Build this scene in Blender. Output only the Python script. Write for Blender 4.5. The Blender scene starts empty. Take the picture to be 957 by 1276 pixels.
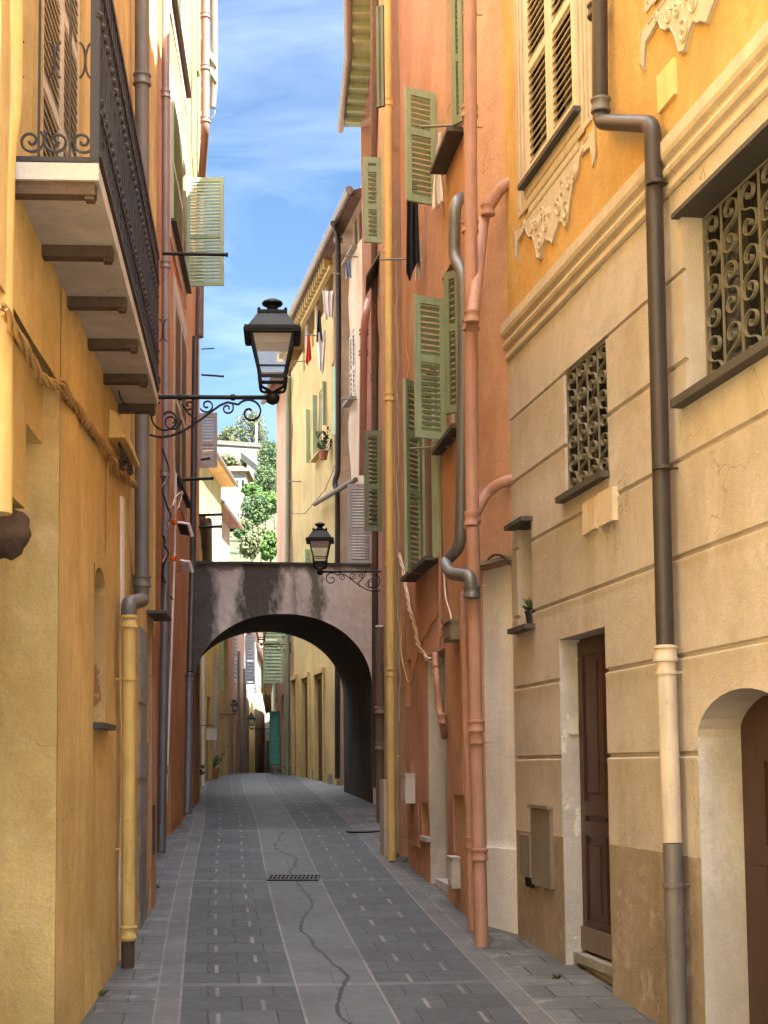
import bpy, bmesh, math, random
from mathutils import Vector as V, Matrix, noise
R = math.radians
random.seed(11)
S = bpy.context.scene
C = S.collection

# ------------------------------------------------------------------ camera
F_PX = 1850.0
PITCH, ROLL = R(4.9), 0.010
CX, CY = 478.5, 953 - F_PX*math.tan(PITCH)
EYE = V((0, 0, 1.6))
_r0, _u0 = V((1, 0, 0)), V((0, -math.sin(PITCH), math.cos(PITCH)))
FWD = V((0, math.cos(PITCH), math.sin(PITCH)))
RGT = _r0*math.cos(ROLL) - _u0*math.sin(ROLL)
UPV = _u0*math.cos(ROLL) + _r0*math.sin(ROLL)
cam = bpy.data.objects.new('camera', bpy.data.cameras.new('camera'))
C.objects.link(cam)
cam.matrix_world = Matrix(((RGT.x, UPV.x, -FWD.x, EYE.x), (RGT.y, UPV.y, -FWD.y, EYE.y), (RGT.z, UPV.z, -FWD.z, EYE.z), (0, 0, 0, 1)))
cam.data.sensor_width = 36
cam.data.lens = 36*F_PX/1276
cam.data.shift_y = (CY - 638)/1276
cam.data.clip_end = 5000
S.camera = cam

# ------------------------------------------------------------------ light
SUN_EL, SUN_AZ = R(45), math.atan2(0.76, -0.65)       # azimuth clockwise from +Y
W = bpy.data.worlds.new("World"); S.world = W; W.use_nodes = True
nt = W.node_tree; nt.nodes.clear()
def wn(t, **k):
    n = nt.nodes.new(t)
    for a, b in k.items(): setattr(n, a, b)
    return n
out = wn('ShaderNodeOutputWorld'); bg = wn('ShaderNodeBackground'); bg.inputs[1].default_value = 0.055
sky = wn('ShaderNodeTexSky', sky_type='NISHITA', sun_disc=False, sun_elevation=SUN_EL, sun_rotation=SUN_AZ)
sky.air_density = 1.0; sky.dust_density = 0.5; sky.ozone_density = 2.0
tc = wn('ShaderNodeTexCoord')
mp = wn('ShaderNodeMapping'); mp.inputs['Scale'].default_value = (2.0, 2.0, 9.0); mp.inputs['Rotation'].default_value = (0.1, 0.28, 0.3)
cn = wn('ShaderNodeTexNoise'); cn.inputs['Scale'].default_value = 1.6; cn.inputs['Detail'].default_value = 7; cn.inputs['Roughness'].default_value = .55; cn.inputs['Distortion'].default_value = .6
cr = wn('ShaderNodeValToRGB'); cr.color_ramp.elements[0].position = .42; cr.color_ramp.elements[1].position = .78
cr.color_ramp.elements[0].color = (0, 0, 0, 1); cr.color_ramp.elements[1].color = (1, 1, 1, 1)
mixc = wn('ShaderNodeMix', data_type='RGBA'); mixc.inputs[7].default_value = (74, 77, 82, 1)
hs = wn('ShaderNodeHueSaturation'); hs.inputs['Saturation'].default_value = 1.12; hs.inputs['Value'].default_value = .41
sep = wn('ShaderNodeSeparateXYZ'); amt = wn('ShaderNodeMapRange'); amt.inputs[1].default_value = .52; amt.inputs[2].default_value = .75; amt.inputs[3].default_value = .014; amt.inputs[4].default_value = .9  # bright cloud added high overhead, out of view, to fill the shaded street
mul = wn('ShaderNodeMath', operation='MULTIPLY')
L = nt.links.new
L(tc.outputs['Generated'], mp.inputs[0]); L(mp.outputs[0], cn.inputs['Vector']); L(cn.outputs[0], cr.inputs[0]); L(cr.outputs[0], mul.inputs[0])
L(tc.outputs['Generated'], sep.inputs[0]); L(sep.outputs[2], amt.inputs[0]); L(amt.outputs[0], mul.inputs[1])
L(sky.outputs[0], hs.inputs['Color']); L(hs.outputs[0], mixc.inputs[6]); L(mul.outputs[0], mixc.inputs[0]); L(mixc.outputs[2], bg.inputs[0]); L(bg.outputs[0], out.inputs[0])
sun = bpy.data.lights.new('sun', 'SUN'); sun.energy = 3.2; sun.angle = R(.5); sun.color = (1, .98, .95)
so = bpy.data.objects.new('sun', sun); C.objects.link(so)
sdir = V((math.sin(SUN_AZ)*math.cos(SUN_EL), math.cos(SUN_AZ)*math.cos(SUN_EL), math.sin(SUN_EL)))
so.rotation_euler = sdir.to_track_quat('Z', 'Y').to_euler(); so.location = sdir*60
vs = S.view_settings; vs.view_transform = 'Standard'; vs.look = 'None'; vs.gamma = 1; vs.exposure = 3.45; vs.use_curve_mapping = False
cy = S.cycles
S.render.engine = 'CYCLES'
cy.use_denoising = True; cy.max_bounces = 8; cy.diffuse_bounces = 6; cy.glossy_bounces = 3; cy.transparent_max_bounces = 12
cy.use_adaptive_sampling = True; cy.adaptive_threshold = .015; cy.caustics_reflective = False; cy.caustics_refractive = False

# ------------------------------------------------------------------ projection helpers (solve real positions on real wall planes)
def ray(px, py): return FWD + RGT*((px - CX)/F_PX) - UPV*((py - CY)/F_PX)
def proj(P):
    d = V(P) - EYE; z = d.dot(FWD)
    return CX + F_PX*d.dot(RGT)/z, CY - F_PX*d.dot(UPV)/z
def at(px, py, Y):
    d = ray(px, py); return EYE + d*(Y/d.y)
ZG = [(-30, -1.2), (0, -.6), (10.5, 0), (16, .313), (22, .65), (27, .90), (33, 1.15), (40, 1.36), (45, 1.40), (55, 1.3), (70, 1.0), (95, .9), (160, .9)]
def lerp_tab(tab, y):
    if y <= tab[0][0]: return tab[0][1]
    for (a, b), (c, d) in zip(tab, tab[1:]):
        if y <= c: return b + (d - b)*(y - a)/(c - a)
    return tab[-1][1]
def zg(y): return lerp_tab(ZG, y)

class Fac:
    """A facade line in plan from A (near) to B (far); s runs along it, o towards the street."""
    def __init__(self, A, B, side):
        self.A = V((A[0], A[1], 0)); self.B = V((B[0], B[1], 0)); d = self.B - self.A
        self.len = d.length; self.t = d.normalized(); self.side = side
        self.n = V((-self.t.y, self.t.x, 0)) if side == 'R' else V((self.t.y, -self.t.x, 0))
    def P(self, s, z, o=0.0): return self.A + self.t*s + self.n*o + V((0, 0, z))
    def sz(self, px, py, o=0.0):
        d = ray(px, py); q = self.A + self.n*o - EYE
        k = q.dot(self.n)/d.dot(self.n); P = EYE + d*k
        return (P - self.A).dot(self.t), P.z
    def W(self, px, py, o=0.0):
        s, z = self.sz(px, py, o); return self.P(s, z, o)
    def g(self, s): return zg(self.P(s, 0).y)

# ------------------------------------------------------------------ materials
def lin(h):
    h = h.lstrip('#'); c = [int(h[i:i+2], 16)/255 for i in (0, 2, 4)]
    return tuple((x/12.92 if x <= .04045 else ((x + .055)/1.055)**2.4) for x in c)
def rgb(c): return (*(lin(c) if isinstance(c, str) else c), 1)
def scl(c, k): c = rgb(c); return tuple(min(1, x*k) for x in c[:3]) + (1,)
class NT:
    def __init__(s, name):
        s.m = bpy.data.materials.new(name); s.m.use_nodes = True; s.t = s.m.node_tree; s.t.nodes.clear()
        s.out = s.n('ShaderNodeOutputMaterial'); s.b = s.n('ShaderNodeBsdfPrincipled'); s.l(s.b.outputs[0], s.out.inputs[0])
        s.geo = s.n('ShaderNodeNewGeometry')
    def n(s, t, **k):
        x = s.t.nodes.new(t)
        for a, b in k.items(): setattr(x, a, b)
        return x
    def l(s, a, b): s.t.links.new(a, b)
    def val(s, sock, v):
        if isinstance(v, (int, float)): sock.default_value = v
        elif isinstance(v, tuple): sock.default_value = v
        else: s.l(v, sock)
    def pos(s, sc=(1, 1, 1)):
        m = s.n('ShaderNodeMapping'); m.inputs['Scale'].default_value = sc; s.l(s.geo.outputs['Position'], m.inputs[0]); return m.outputs[0]
    def noise(s, vec, scale, detail=5, rough=.55, dist=0):
        x = s.n('ShaderNodeTexNoise'); x.inputs['Scale'].default_value = scale; x.inputs['Detail'].default_value = detail
        x.inputs['Roughness'].default_value = rough; x.inputs['Distortion'].default_value = dist; s.l(vec, x.inputs['Vector']); return x.outputs[0]
    def ramp(s, v, a, b):
        x = s.n('ShaderNodeMapRange'); x.inputs[1].default_value = a; x.inputs[2].default_value = b; s.l(v, x.inputs[0]); return x.outputs[0]
    def math(s, op, a, b=0.0, c=0.0):
        x = s.n('ShaderNodeMath', operation=op); s.val(x.inputs[0], a); s.val(x.inputs[1], b); s.val(x.inputs[2], c); return x.outputs[0]
    def mix(s, f, a, b):
        x = s.n('ShaderNodeMix', data_type='RGBA'); s.val(x.inputs[0], f); s.val(x.inputs[6], a); s.val(x.inputs[7], b); return x.outputs[2]
    def bump(s, h, strength, dist=.02, prev=None):
        x = s.n('ShaderNodeBump'); x.inputs['Strength'].default_value = strength; x.inputs['Distance'].default_value = dist; s.l(h, x.inputs['Height'])
        if prev is not None: s.l(prev, x.inputs['Normal'])
        return x.outputs[0]
def plaster(name, c, stain=None, stain_amt=.45, var=.16, streak=.18, peel=None, peel_amt=.62, dado=None, bump=.35, fine=70):
    g_ = .3*c[0] + .5*c[1] + .2*c[2]; c = tuple(g_ + (x - g_)*.86 for x in c)
    k = NT(name); p = k.pos()
    n1 = k.noise(p, .8, 8, .66, .3); n2 = k.noise(k.pos((4.5, 4.5, .28)), 1.3, 7, .62); n3 = k.noise(p, fine*.7, 3, .65); n4 = k.noise(p, 7, 7, .7); n5 = k.noise(p, 2.6, 9, .72, .5); n6 = k.noise(p, 3.7, 6, .6, .8)
    col = k.mix(k.ramp(n1, .36, .64), scl(c, 1 - var*1.35), scl(c, 1 + var*.8))
    if dado:
        zc = k.n('ShaderNodeSeparateXYZ'); k.l(k.geo.outputs['Position'], zc.inputs[0])
        zz = k.math('ADD', zc.outputs[2], k.math('MULTIPLY', k.math('SUBTRACT', n4, .5), .02))
        dcol = k.mix(k.ramp(n5, .38, .62), rgb(dado[1]), rgb(dado[2]))
        dcol = k.mix(k.math('MULTIPLY', k.ramp(k.noise(k.pos((1, 1, .7)), 1.5, 8, .7), .52, .66), .6), dcol, scl(dado[1], .6))
        dcol = k.mix(k.ramp(k.noise(p, 5.5, 8, .7), .68, .69), dcol, rgb((.60, .56, .50)))
        col = k.mix(k.math('LESS_THAN', zz, dado[0]), col, dcol)
        col = k.mix(k.math('LESS_THAN', k.math('ABSOLUTE', k.math('SUBTRACT', zz, dado[0])), .011), col, rgb((.62, .55, .46)))
    col = k.mix(k.math('MULTIPLY', k.ramp(n2, .53, .72), streak*2.4), col, scl(c, .58))
    col = k.mix(k.math('MULTIPLY', k.ramp(n5, .56, .61), .36), col, scl(c, .70))
    col = k.mix(k.math('MULTIPLY', k.ramp(n6, .58, .66), .36), col, scl(tuple(x*.75 + .25*(sum(c)/3) for x in c), 1.22))
    if stain:
        ns = k.noise(k.pos((1.3, 1.3, .6)), 1.1, 8, .66, .4)
        col = k.mix(k.math('MULTIPLY', k.ramp(ns, .5, .64), stain_amt), col, rgb(stain))
    if peel:
        np_ = k.noise(k.pos((1, 1, .5)), 2.4, 9, .72, .3)
        col = k.mix(k.ramp(np_, peel_amt, peel_amt + .012), col, rgb(peel))
    # hairline cracks
    vo = k.n('ShaderNodeTexVoronoi', feature='DISTANCE_TO_EDGE'); vo.inputs['Scale'].default_value = 1.15
    va = k.n('ShaderNodeVectorMath', operation='ADD'); vs_ = k.n('ShaderNodeVectorMath', operation='SCALE'); vn = k.n('ShaderNodeTexNoise'); vn.inputs['Scale'].default_value = 3.5; vn.inputs['Detail'].default_value = 5
    k.l(p, vn.inputs['Vector']); k.l(vn.outputs[1], vs_.inputs[0]); vs_.inputs['Scale'].default_value = .38; k.l(p, va.inputs[0]); k.l(vs_.outputs[0], va.inputs[1]); k.l(va.outputs[0], vo.inputs['Vector'])
    ck = k.math('MULTIPLY', k.math('LESS_THAN', vo.outputs[0], .0042), k.ramp(k.noise(p, .9, 3, .5), .54, .60))
    col = k.mix(k.math('MULTIPLY', ck, .55), col, scl(c, .35))
    col = k.mix(k.math('MULTIPLY', k.ramp(n4, .35, .75), .26), col, scl(c, .60))
    col = k.mix(k.math('MULTIPLY', k.ramp(n3, .38, .72), .42), col, scl(c, .60))
    k.l(col, k.b.inputs['Base Color']); k.b.inputs['Roughness'].default_value = .93; k.b.inputs['Specular IOR Level'].default_value = .2
    b1 = k.bump(n3, bump*1.3, .009); b2 = k.bump(n4, bump*1.2, .02, b1); b3 = k.bump(n5, bump*.7, .04, b2); k.l(b3, k.b.inputs['Normal'])
    return k.m
def paint(name, c, rough=.55, metal=0.0, var=.12, wear=None, wear_at=.66, bump=.12, spec=.4, streak=True):
    k = NT(name); p = k.pos(); n1 = k.noise(p, 3.5, 6, .65); n2 = k.noise(k.pos((14, 14, 1.1)), 1.6, 5, .6)
    col = k.mix(k.ramp(n1, .3, .7), scl(c, 1 - var), scl(c, 1 + var))
    if streak: col = k.mix(k.math('MULTIPLY', k.ramp(n2, .50, .74), .5), col, scl(c, .55)); col = k.mix(k.math('MULTIPLY', k.ramp(k.noise(p, 22, 6, .7), .58, .66), .35), col, scl(c, .5))
    if wear:
        n3 = k.noise(p, 16, 8, .7); col = k.mix(k.ramp(n3, wear_at, wear_at + .03), col, rgb(wear))
    k.l(col, k.b.inputs['Base Color']); k.b.inputs['Metallic'].default_value = metal; k.b.inputs['Specular IOR Level'].default_value = spec
    k.l(k.math('MULTIPLY_ADD', n1, .25, rough - .12), k.b.inputs['Roughness'])
    k.l(k.bump(k.noise(p, 40, 4), bump, .004), k.b.inputs['Normal'])
    return k.m
def wood(name, c, c2):
    k = NT(name); n1 = k.noise(k.pos((30, 30, 1.6)), 1.2, 7, .6); col = k.mix(k.ramp(n1, .3, .7), rgb(c), rgb(c2))
    k.l(col, k.b.inputs['Base Color']); k.b.inputs['Roughness'].default_value = .45; k.l(k.bump(n1, .25, .004), k.b.inputs['Normal']); return k.m
def glassmat(name, tint=(.9, .93, .92), clear=.75, milk=(.75, .74, .7)):
    k = NT(name); tr = k.n('ShaderNodeBsdfTransparent'); tr.inputs[0].default_value = (*tint, 1)
    k.b.inputs['Base Color'].default_value = (*milk, 1); k.b.inputs['Roughness'].default_value = .08
    mx = k.n('ShaderNodeMixShader'); n = k.noise(k.pos(), 5, 4); f = k.math('ADD', k.math('MULTIPLY', k.math('SUBTRACT', n, .5), .25), 1 - clear)
    k.l(f, mx.inputs[0]); k.l(tr.outputs[0], mx.inputs[1]); k.l(k.b.outputs[0], mx.inputs[2]); k.l(mx.outputs[0], k.out.inputs[0]); return k.m
def leafmat(name, c, c2):
    k = NT(name); n1 = k.noise(k.pos(), .55, 3); oi = k.n('ShaderNodeObjectInfo')
    col = k.mix(k.ramp(n1, .35, .65), rgb(c), rgb(c2)); k.l(col, k.b.inputs['Base Color']); k.b.inputs['Roughness'].default_value = .6
    k.b.inputs['Specular IOR Level'].default_value = .08; return k.m
def clothmat(name, c):
    k = NT(name); w = k.noise(k.pos((1, 1, 1)), 120, 2); k.l(k.mix(k.ramp(w, .3, .7), scl(c, .85), scl(c, 1.1)), k.b.inputs['Base Color'])
    k.b.inputs['Roughness'].default_value = .95; k.l(k.bump(w, .2, .002), k.b.inputs['Normal']); return k.m

M = dict(
    cream=plaster('beige_plaster', (0.58, 0.52, 0.46), stain=(.40, .32, .22), stain_amt=.5, dado=(1.045, (.235, .18, .125), (.345, .27, .195)), var=.10, streak=.10, fine=110),
    moulding=plaster('cream_moulding', (0.62, 0.53, 0.4), var=.08, streak=.1, bump=.2),
    mould_dark=plaster('taupe_moulding', (0.46, 0.39, 0.28), var=.08, streak=.1, bump=.2),
    ochre=plaster('ochre_plaster', (0.64, 0.39, 0.1), stain=(.55, .25, .04), stain_amt=.4, var=.18, streak=.12),
    orange=plaster('orange_plaster', (0.6, 0.335, 0.2), stain=(.42, .155, .05), stain_amt=.45, var=.12, streak=.16),
    white=plaster('white_plaster', (0.9, 0.89, 0.87), stain=(.6, .56, .5), stain_amt=.2, var=.08, streak=.12),
    jamb=plaster('grey_jamb_plaster', (0.56, 0.55, 0.55), stain=(.36, .33, .30), stain_amt=.4, peel=(.78, .77, .75), peel_amt=.63),
    yellow=plaster('yellow_plaster', (0.78, 0.51, 0.14), stain=(.52, .30, .08), stain_amt=.55, var=.18, streak=.22, peel=(.50, .38, .22), peel_amt=.74),
    buttery=plaster('buttery_plaster', (0.72, 0.6, 0.33), stain=(.36, .27, .13), stain_amt=.3, peel=(.42, .33, .22), peel_amt=.64),
    yellowfar=plaster('faded_yellow_plaster', (0.6, 0.42, 0.14), stain=(.52, .33, .12), stain_amt=.5, streak=.25),
    peach=plaster('weathered_peach_plaster', (0.72, 0.55, 0.36), stain=(.46, .32, .21), stain_amt=.5, peel=(.55, .44, .32), peel_amt=.60, streak=.24),
    peachfar=plaster('far_peach_plaster', (0.28, 0.185, 0.12)),
    nichem=plaster('rust_stained_yellow', (.62, .40, .13), peel=(.30, .15, .06), peel_amt=.53),
    sunny=plaster('sunny_yellow_plaster', (0.27, 0.215, 0.07)),
    pink=plaster('pink_plaster', (0.7, 0.44, 0.34), stain=(.45, .24, .18), stain_amt=.4),
    rust=plaster('rust_orange_plaster', (0.66, 0.285, 0.08), stain=(.40, .12, .03), stain_amt=.4),
    grey=plaster('grey_plaster', (0.46, 0.43, 0.39), stain=(.20, .17, .14), stain_amt=.5),
    pale=plaster('pale_plaster', (0.62, 0.56, 0.47), stain=(.5, .42, .33), stain_amt=.4),
    archdark=plaster('dark_vault_plaster', (.10, .085, .07), stain=(.05, .045, .04), stain_amt=.5),  # much darker base colour than the arch front
    brown=plaster('brown_plaster', (0.32, 0.24, 0.17), stain=(.14, .10, .07), stain_amt=.5),
    stone=plaster('grey_stone', (0.33, 0.31, 0.28), stain=(.17, .15, .12), stain_amt=.5, bump=.6, fine=40),
    rock=plaster('brown_rock', (.14, .09, .055), stain=(.05, .035, .025), stain_amt=.6, bump=.9, fine=30),
    marble=plaster('pale_slab', (0.58, 0.54, 0.48), stain=(.30, .25, .19), stain_amt=.35, bump=.15),
    slate=paint('slate', (.075, .068, .062), .7, bump=.4),
    tile=plaster('terracotta_tile', (0.22, 0.125, 0.085), stain=(.25, .13, .08), stain_amt=.5),
    iron=paint('black_iron', (0.008, 0.008, 0.008), .55, .3, bump=.3, streak=False),
    ironbrown=paint('brown_iron', (0.2, 0.19, 0.15), .6, .2, wear=(.17, .12, .075), bump=.3),
    railiron=paint('grey_black_iron', (.035, .034, .038), .5, .4, streak=False),
    pipebrown=paint('brown_pipe_paint', (.045, .036, .032), .45, wear=(.12, .10, .085), wear_at=.66),
    pipecream=paint('cream_pipe_paint', (0.56, 0.49, 0.4), .55, wear=(.38, .32, .25), wear_at=.65),
    pipegrey=paint('grey_pipe_paint', (.16, .15, .145), .5, .2, wear=(.26, .24, .22), wear_at=.65),
    pipelead=paint('lead_pipe', (.17, .175, .18), .45, .45, wear=(.30, .30, .30), wear_at=.64),
    pipewarm=paint('brown_gutter_paint', (.15, .105, .085), .5),
    pipezinc=paint('zinc_pipe', (.34, .30, .28), .42, .4),
    pipepink=paint('salmon_pipe_paint', (0.4, 0.215, 0.155), .55, wear=(.40, .18, .12), wear_at=.65),
    pipeyellow=paint('yellow_pipe_paint', (0.7, 0.49, 0.16), .5, wear=(.48, .32, .12), wear_at=.65),
    pipebutter=paint('butter_pipe_paint', (0.72, 0.52, 0.2), .5, wear=(.45, .34, .17), wear_at=.65),
    pipemauve=paint('mauve_pipe_paint', (0.235, 0.2, 0.19), .55),
    pipegreen=paint('green_pipe_paint', (.20, .22, .13), .55),
    green=paint('sage_shutter_paint', (0.3, 0.37, 0.23), .5, wear=(.35, .36, .24), wear_at=.67),
    greend=paint('dark_sage_shutter_paint', (0.16, 0.195, 0.125), .55, wear=(.22, .22, .14), wear_at=.66),  # darker version of the sage shutter colour
    greenl=paint('pale_green_shutter_paint', (0.37, 0.47, 0.28), .5),
    teal=paint('teal_shutter_paint', (.06, .24, .17), .5),
    greysh=paint('grey_shutter_paint', (0.42, 0.43, 0.44), .55, wear=(.5, .5, .48), wear_at=.65),
    creamsh=paint('cream_shutter_paint', (0.62, 0.54, 0.39), .5),
    beigesh=paint('beige_shutter_paint', (0.58, 0.5, 0.38), .5),
    dark=paint('dark_interior', (.012, .011, .010), .8, streak=False),  # near-black colour stands in for the unlit depth behind openings
    door=wood('dark_brown_wood', (.032, .012, .007), (.065, .025, .013)),
    doorgrey=wood('weathered_door_wood', (.11, .08, .055), (.19, .15, .11)),
    metalbox=paint('grey_meter_box', (.23, .20, .165), .5, .2),
    plate=paint('beige_cover_plate', (0.64, 0.54, 0.42), .6),
    ochreplate=paint('ochre_cover_plate', (0.78, 0.56, 0.24), .6),
    plastic=paint('white_plastic', (.62, .60, .57), .4, streak=False),
    blackplastic=paint('black_plastic', (.02, .02, .022), .45, streak=False),
    orangeplastic=paint('orange_plastic', (.75, .13, .02), .5, streak=False),
    cable=paint('beige_cable', (.46, .28, .10), .6, streak=False),
    cablew=paint('pale_cable', (.58, .47, .36), .6, streak=False),
    cabled=paint('black_cable', (.02, .018, .018), .5, streak=False),
    pane=paint('dark_window_glass', (.02, .022, .024), .08, 0, var=.2, bump=.02, spec=.6, streak=False),
    lampglass=glassmat('lamp_glass', (.93, .94, .93), .80, (.8, .76, .68)),
    wfloth=clothmat('white_cloth', (.74, .68, .62)), bcloth=clothmat('black_cloth', (.012, .012, .014)),
    rcloth=clothmat('red_cloth', (.62, .06, .03)), ucloth=clothmat('blue_cloth', (.16, .24, .36)),
    leaf=leafmat('dark_leaf', (0.05, 0.085, 0.035), (.085, .12, .05)), leafl=leafmat('bright_leaf', (0.075, 0.12, 0.03), (.06, .12, .03)),
    leafo=leafmat('olive_leaf', (0.075, 0.09, 0.04), (.16, .17, .09)), bark=plaster('bark', (.12, .09, .065), bump=.8),
    soil=plaster('hill_soil', (0.085, 0.1, 0.04), stain=(.05, .08, .025), stain_amt=.9, var=.3),
    ruin=plaster('pale_stone_wall', (0.2, 0.185, 0.155), stain=(.17, .16, .12), stain_amt=.5),
    tileo=plaster('orange_tile', (.26, .10, .04)),
    villaw=plaster('villa_plaster', (0.24, 0.22, 0.18)),
    pot=paint('terracotta_pot', (.35, .15, .08), .8),
)

def archmat():
    k = NT('stained_arch_plaster'); p = k.pos(); n1 = k.noise(p, .8, 8, .65); n4 = k.noise(p, 8, 6, .65)
    col = k.mix(k.ramp(n1, .4, .6), rgb((.62, .58, .52)), rgb((.80, .77, .71)))
    col = k.mix(k.ramp(k.noise(p, 1.3, 9, .68, .5), .55, .62), col, rgb((.74, .70, .67)))
    xs = k.n('ShaderNodeSeparateXYZ'); k.l(p, xs.inputs[0])
    xd = k.math('ADD', xs.outputs[0], k.math('MULTIPLY', k.math('SUBTRACT', k.noise(k.pos((1, 1, .45)), 2.0, 9, .72), .5), .95))
    def strip(c0, hw, soft): return k.ramp(k.math('SUBTRACT', hw, k.math('ABSOLUTE', k.math('SUBTRACT', xd, c0))), -soft, soft)
    blk = k.math('MAXIMUM', strip(-2.25, .33, .09), k.math('MAXIMUM', strip(-3.4, .34, .12), k.math('MULTIPLY', strip(-1.62, .05, .08), .7)))
    top = k.ramp(k.math('ADD', xs.outputs[2], k.math('MULTIPLY', k.noise(p, 4, 6, .7), .5)), 5.30, 5.42)
    blk = k.math('MAXIMUM', blk, k.math('MULTIPLY', top, .8))
    col = k.mix(k.math('MULTIPLY', blk, .93), col, rgb((.050, .047, .042)))
    col = k.mix(k.math('MULTIPLY', strip(-1.20, .10, .05), .85), col, rgb((.085, .10, .062)))
    col = k.mix(k.math('MULTIPLY', k.ramp(n4, .4, .75), .3), col, rgb((.22, .19, .16)))
    k.l(col, k.b.inputs['Base Color']); k.b.inputs['Roughness'].default_value = .95; k.l(k.bump(n4, .6, .02, k.bump(k.noise(p, 60, 3), .3, .006)), k.b.inputs['Normal']); return k.m
M['archp'] = archmat()
# ------------------------------------------------------------------ mesh builder
class MB:
    def __init__(s): s.v = []; s.f = []
    def poly(s, pts):
        i = len(s.v); s.v += [V(p) for p in pts]; s.f.append(tuple(range(i, i + len(pts))))
    def box(s, o, a, b, c):
        o, a, b, c = V(o), V(a), V(b), V(c); i = len(s.v)
        s.v += [o, o + a, o + a + b, o + b, o + c, o + a + c, o + a + b + c, o + b + c]
        for q in ((0, 3, 2, 1), (4, 5, 6, 7), (0, 1, 5, 4), (1, 2, 6, 5), (2, 3, 7, 6), (3, 0, 4, 7)): s.f.append(tuple(i + k for k in q))
    def fbox(s, F, s0, s1, z0, z1, o0, o1): s.box(F.P(s0, z0, o0), F.t*(s1 - s0), V((0, 0, z1 - z0)), F.n*(o1 - o0))
    def prism(s, pts, ex):
        n = len(pts); i = len(s.v); s.v += [V(p) for p in pts] + [V(p) + V(ex) for p in pts]
        s.f.append(tuple(range(i, i + n))); s.f.append(tuple(range(i + 2*n - 1, i + n - 1, -1)))
        for k in range(n): s.f.append((i + k, i + (k + 1) % n, i + n + (k + 1) % n, i + n + k))
    def tube(s, path, r, n=10, closed=False):
        path = [V(p) for p in path]; m = len(path); base = len(s.v)
        rr = r if isinstance(r, (list, tuple)) else [r]*m
        nrm = None
        for k, p in enumerate(path):
            t = (path[min(k + 1, m - 1)] - path[max(k - 1, 0)])
            t = t.normalized() if t.length > 1e-9 else V((0, 0, 1))
            if nrm is None:
                nrm = t.cross(V((0, 0, 1)) if abs(t.z) < .9 else V((1, 0, 0))).normalized()
            else:
                nrm = (nrm - t*nrm.dot(t)); nrm = nrm.normalized() if nrm.length > 1e-6 else t.orthogonal().normalized()
            b = t.cross(nrm)
            for j in range(n):
                a = 2*math.pi*j/n; s.v.append(p + (nrm*math.cos(a) + b*math.sin(a))*rr[k])
        for k in range(m - 1):
            for j in range(n):
                a = base + k*n; s.f.append((a + j, a + (j + 1) % n, a + n + (j + 1) % n, a + n + j))
        s.f.append(tuple(range(base + n - 1, base - 1, -1))); s.f.append(tuple(range(base + (m - 1)*n, base + m*n)))
    def ribbon(s, path, u, th):
        """flat bar along path; u = vector of its width, th = thickness in the plane"""
        path = [V(p) for p in path]; u = V(u); m = len(path); b = len(s.v)
        for k, p in enumerate(path):
            t = (path[min(k + 1, m - 1)] - path[max(k - 1, 0)]).normalized(); q = t.cross(u).normalized()*(th/2)
            s.v += [p + q, p - q, p - q + u, p + q + u]
        for k in range(m - 1):
            for j in range(4):
                a = b + k*4; s.f.append((a + j, a + (j + 1) % 4, a + 4 + (j + 1) % 4, a + 4 + j))
        s.f.append((b + 3, b + 2, b + 1, b)); s.f.append(tuple(b + (m - 1)*4 + j for j in range(4)))
    def lathe(s, c, prof, n=16, ax=None):
        c = V(c); b = len(s.v); ax = V(ax) if ax else V((0, 0, 1)); e = ax.orthogonal().normalized(); g = ax.cross(e)
        for r, z in prof:
            for j in range(n):
                a = 2*math.pi*j/n; s.v.append(c + ax*z + (e*math.cos(a) + g*math.sin(a))*r)
        m = len(prof)
        for k in range(m - 1):
            for j in range(n):
                a = b + k*n; s.f.append((a + j, a + (j + 1) % n, a + n + (j + 1) % n, a + n + j))
        s.f.append(tuple(range(b + n - 1, b - 1, -1))); s.f.append(tuple(range(b + (m - 1)*n, b + m*n)))
    def frustum(s, z0, h0, z1, h1):
        """square frustum about the z axis"""
        b = len(s.v)
        for z, h in ((z0, h0), (z1, h1)): s.v += [V((-h, -h, z)), V((h, -h, z)), V((h, h, z)), V((-h, h, z))]
        for q in ((3, 2, 1, 0), (4, 5, 6, 7), (0, 1, 5, 4), (1, 2, 6, 5), (2, 3, 7, 6), (3, 0, 4, 7)): s.f.append(tuple(b + k for k in q))
    def build(s, name, mat, parent=None, smooth=None, loc=None, recalc=True):
        o0 = V((0, 0, 0))
        if parent is not None:
            q = parent
            while q is not None: o0 += V(q.location); q = q.parent
        elif loc is not None: o0 = V(loc)
        elif s.v:
            xs = [p.x for p in s.v]; ys = [p.y for p in s.v]; zs = [p.z for p in s.v]
            o0 = V(((min(xs) + max(xs))/2, (min(ys) + max(ys))/2, min(zs)))
        me = bpy.data.meshes.new(name); me.from_pydata([p - o0 for p in s.v], [], s.f)
        if recalc:
            bm = bmesh.new(); bm.from_mesh(me); bmesh.ops.recalc_face_normals(bm, faces=bm.faces); bm.to_mesh(me); bm.free()
        me.materials.append(M[mat] if isinstance(mat, str) else mat)
        if smooth is not None:
            me.polygons.foreach_set('use_smooth', [True]*len(me.polygons)); me.set_sharp_from_angle(angle=R(smooth))
        o = bpy.data.objects.new(name, me); C.objects.link(o)
        if parent is not None: o.parent = parent
        else: o.location = o0
        return o
def tag(o, label, cat, group=None):
    o['label'] = label; o['category'] = cat
    if group: o['group'] = group
    return o
def thing(name, label, cat, loc=(0, 0, 0), group=None):
    o = bpy.data.objects.new(name, None); C.objects.link(o); o.location = loc; o.empty_display_size = .1
    return tag(o, label, cat, group)
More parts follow.
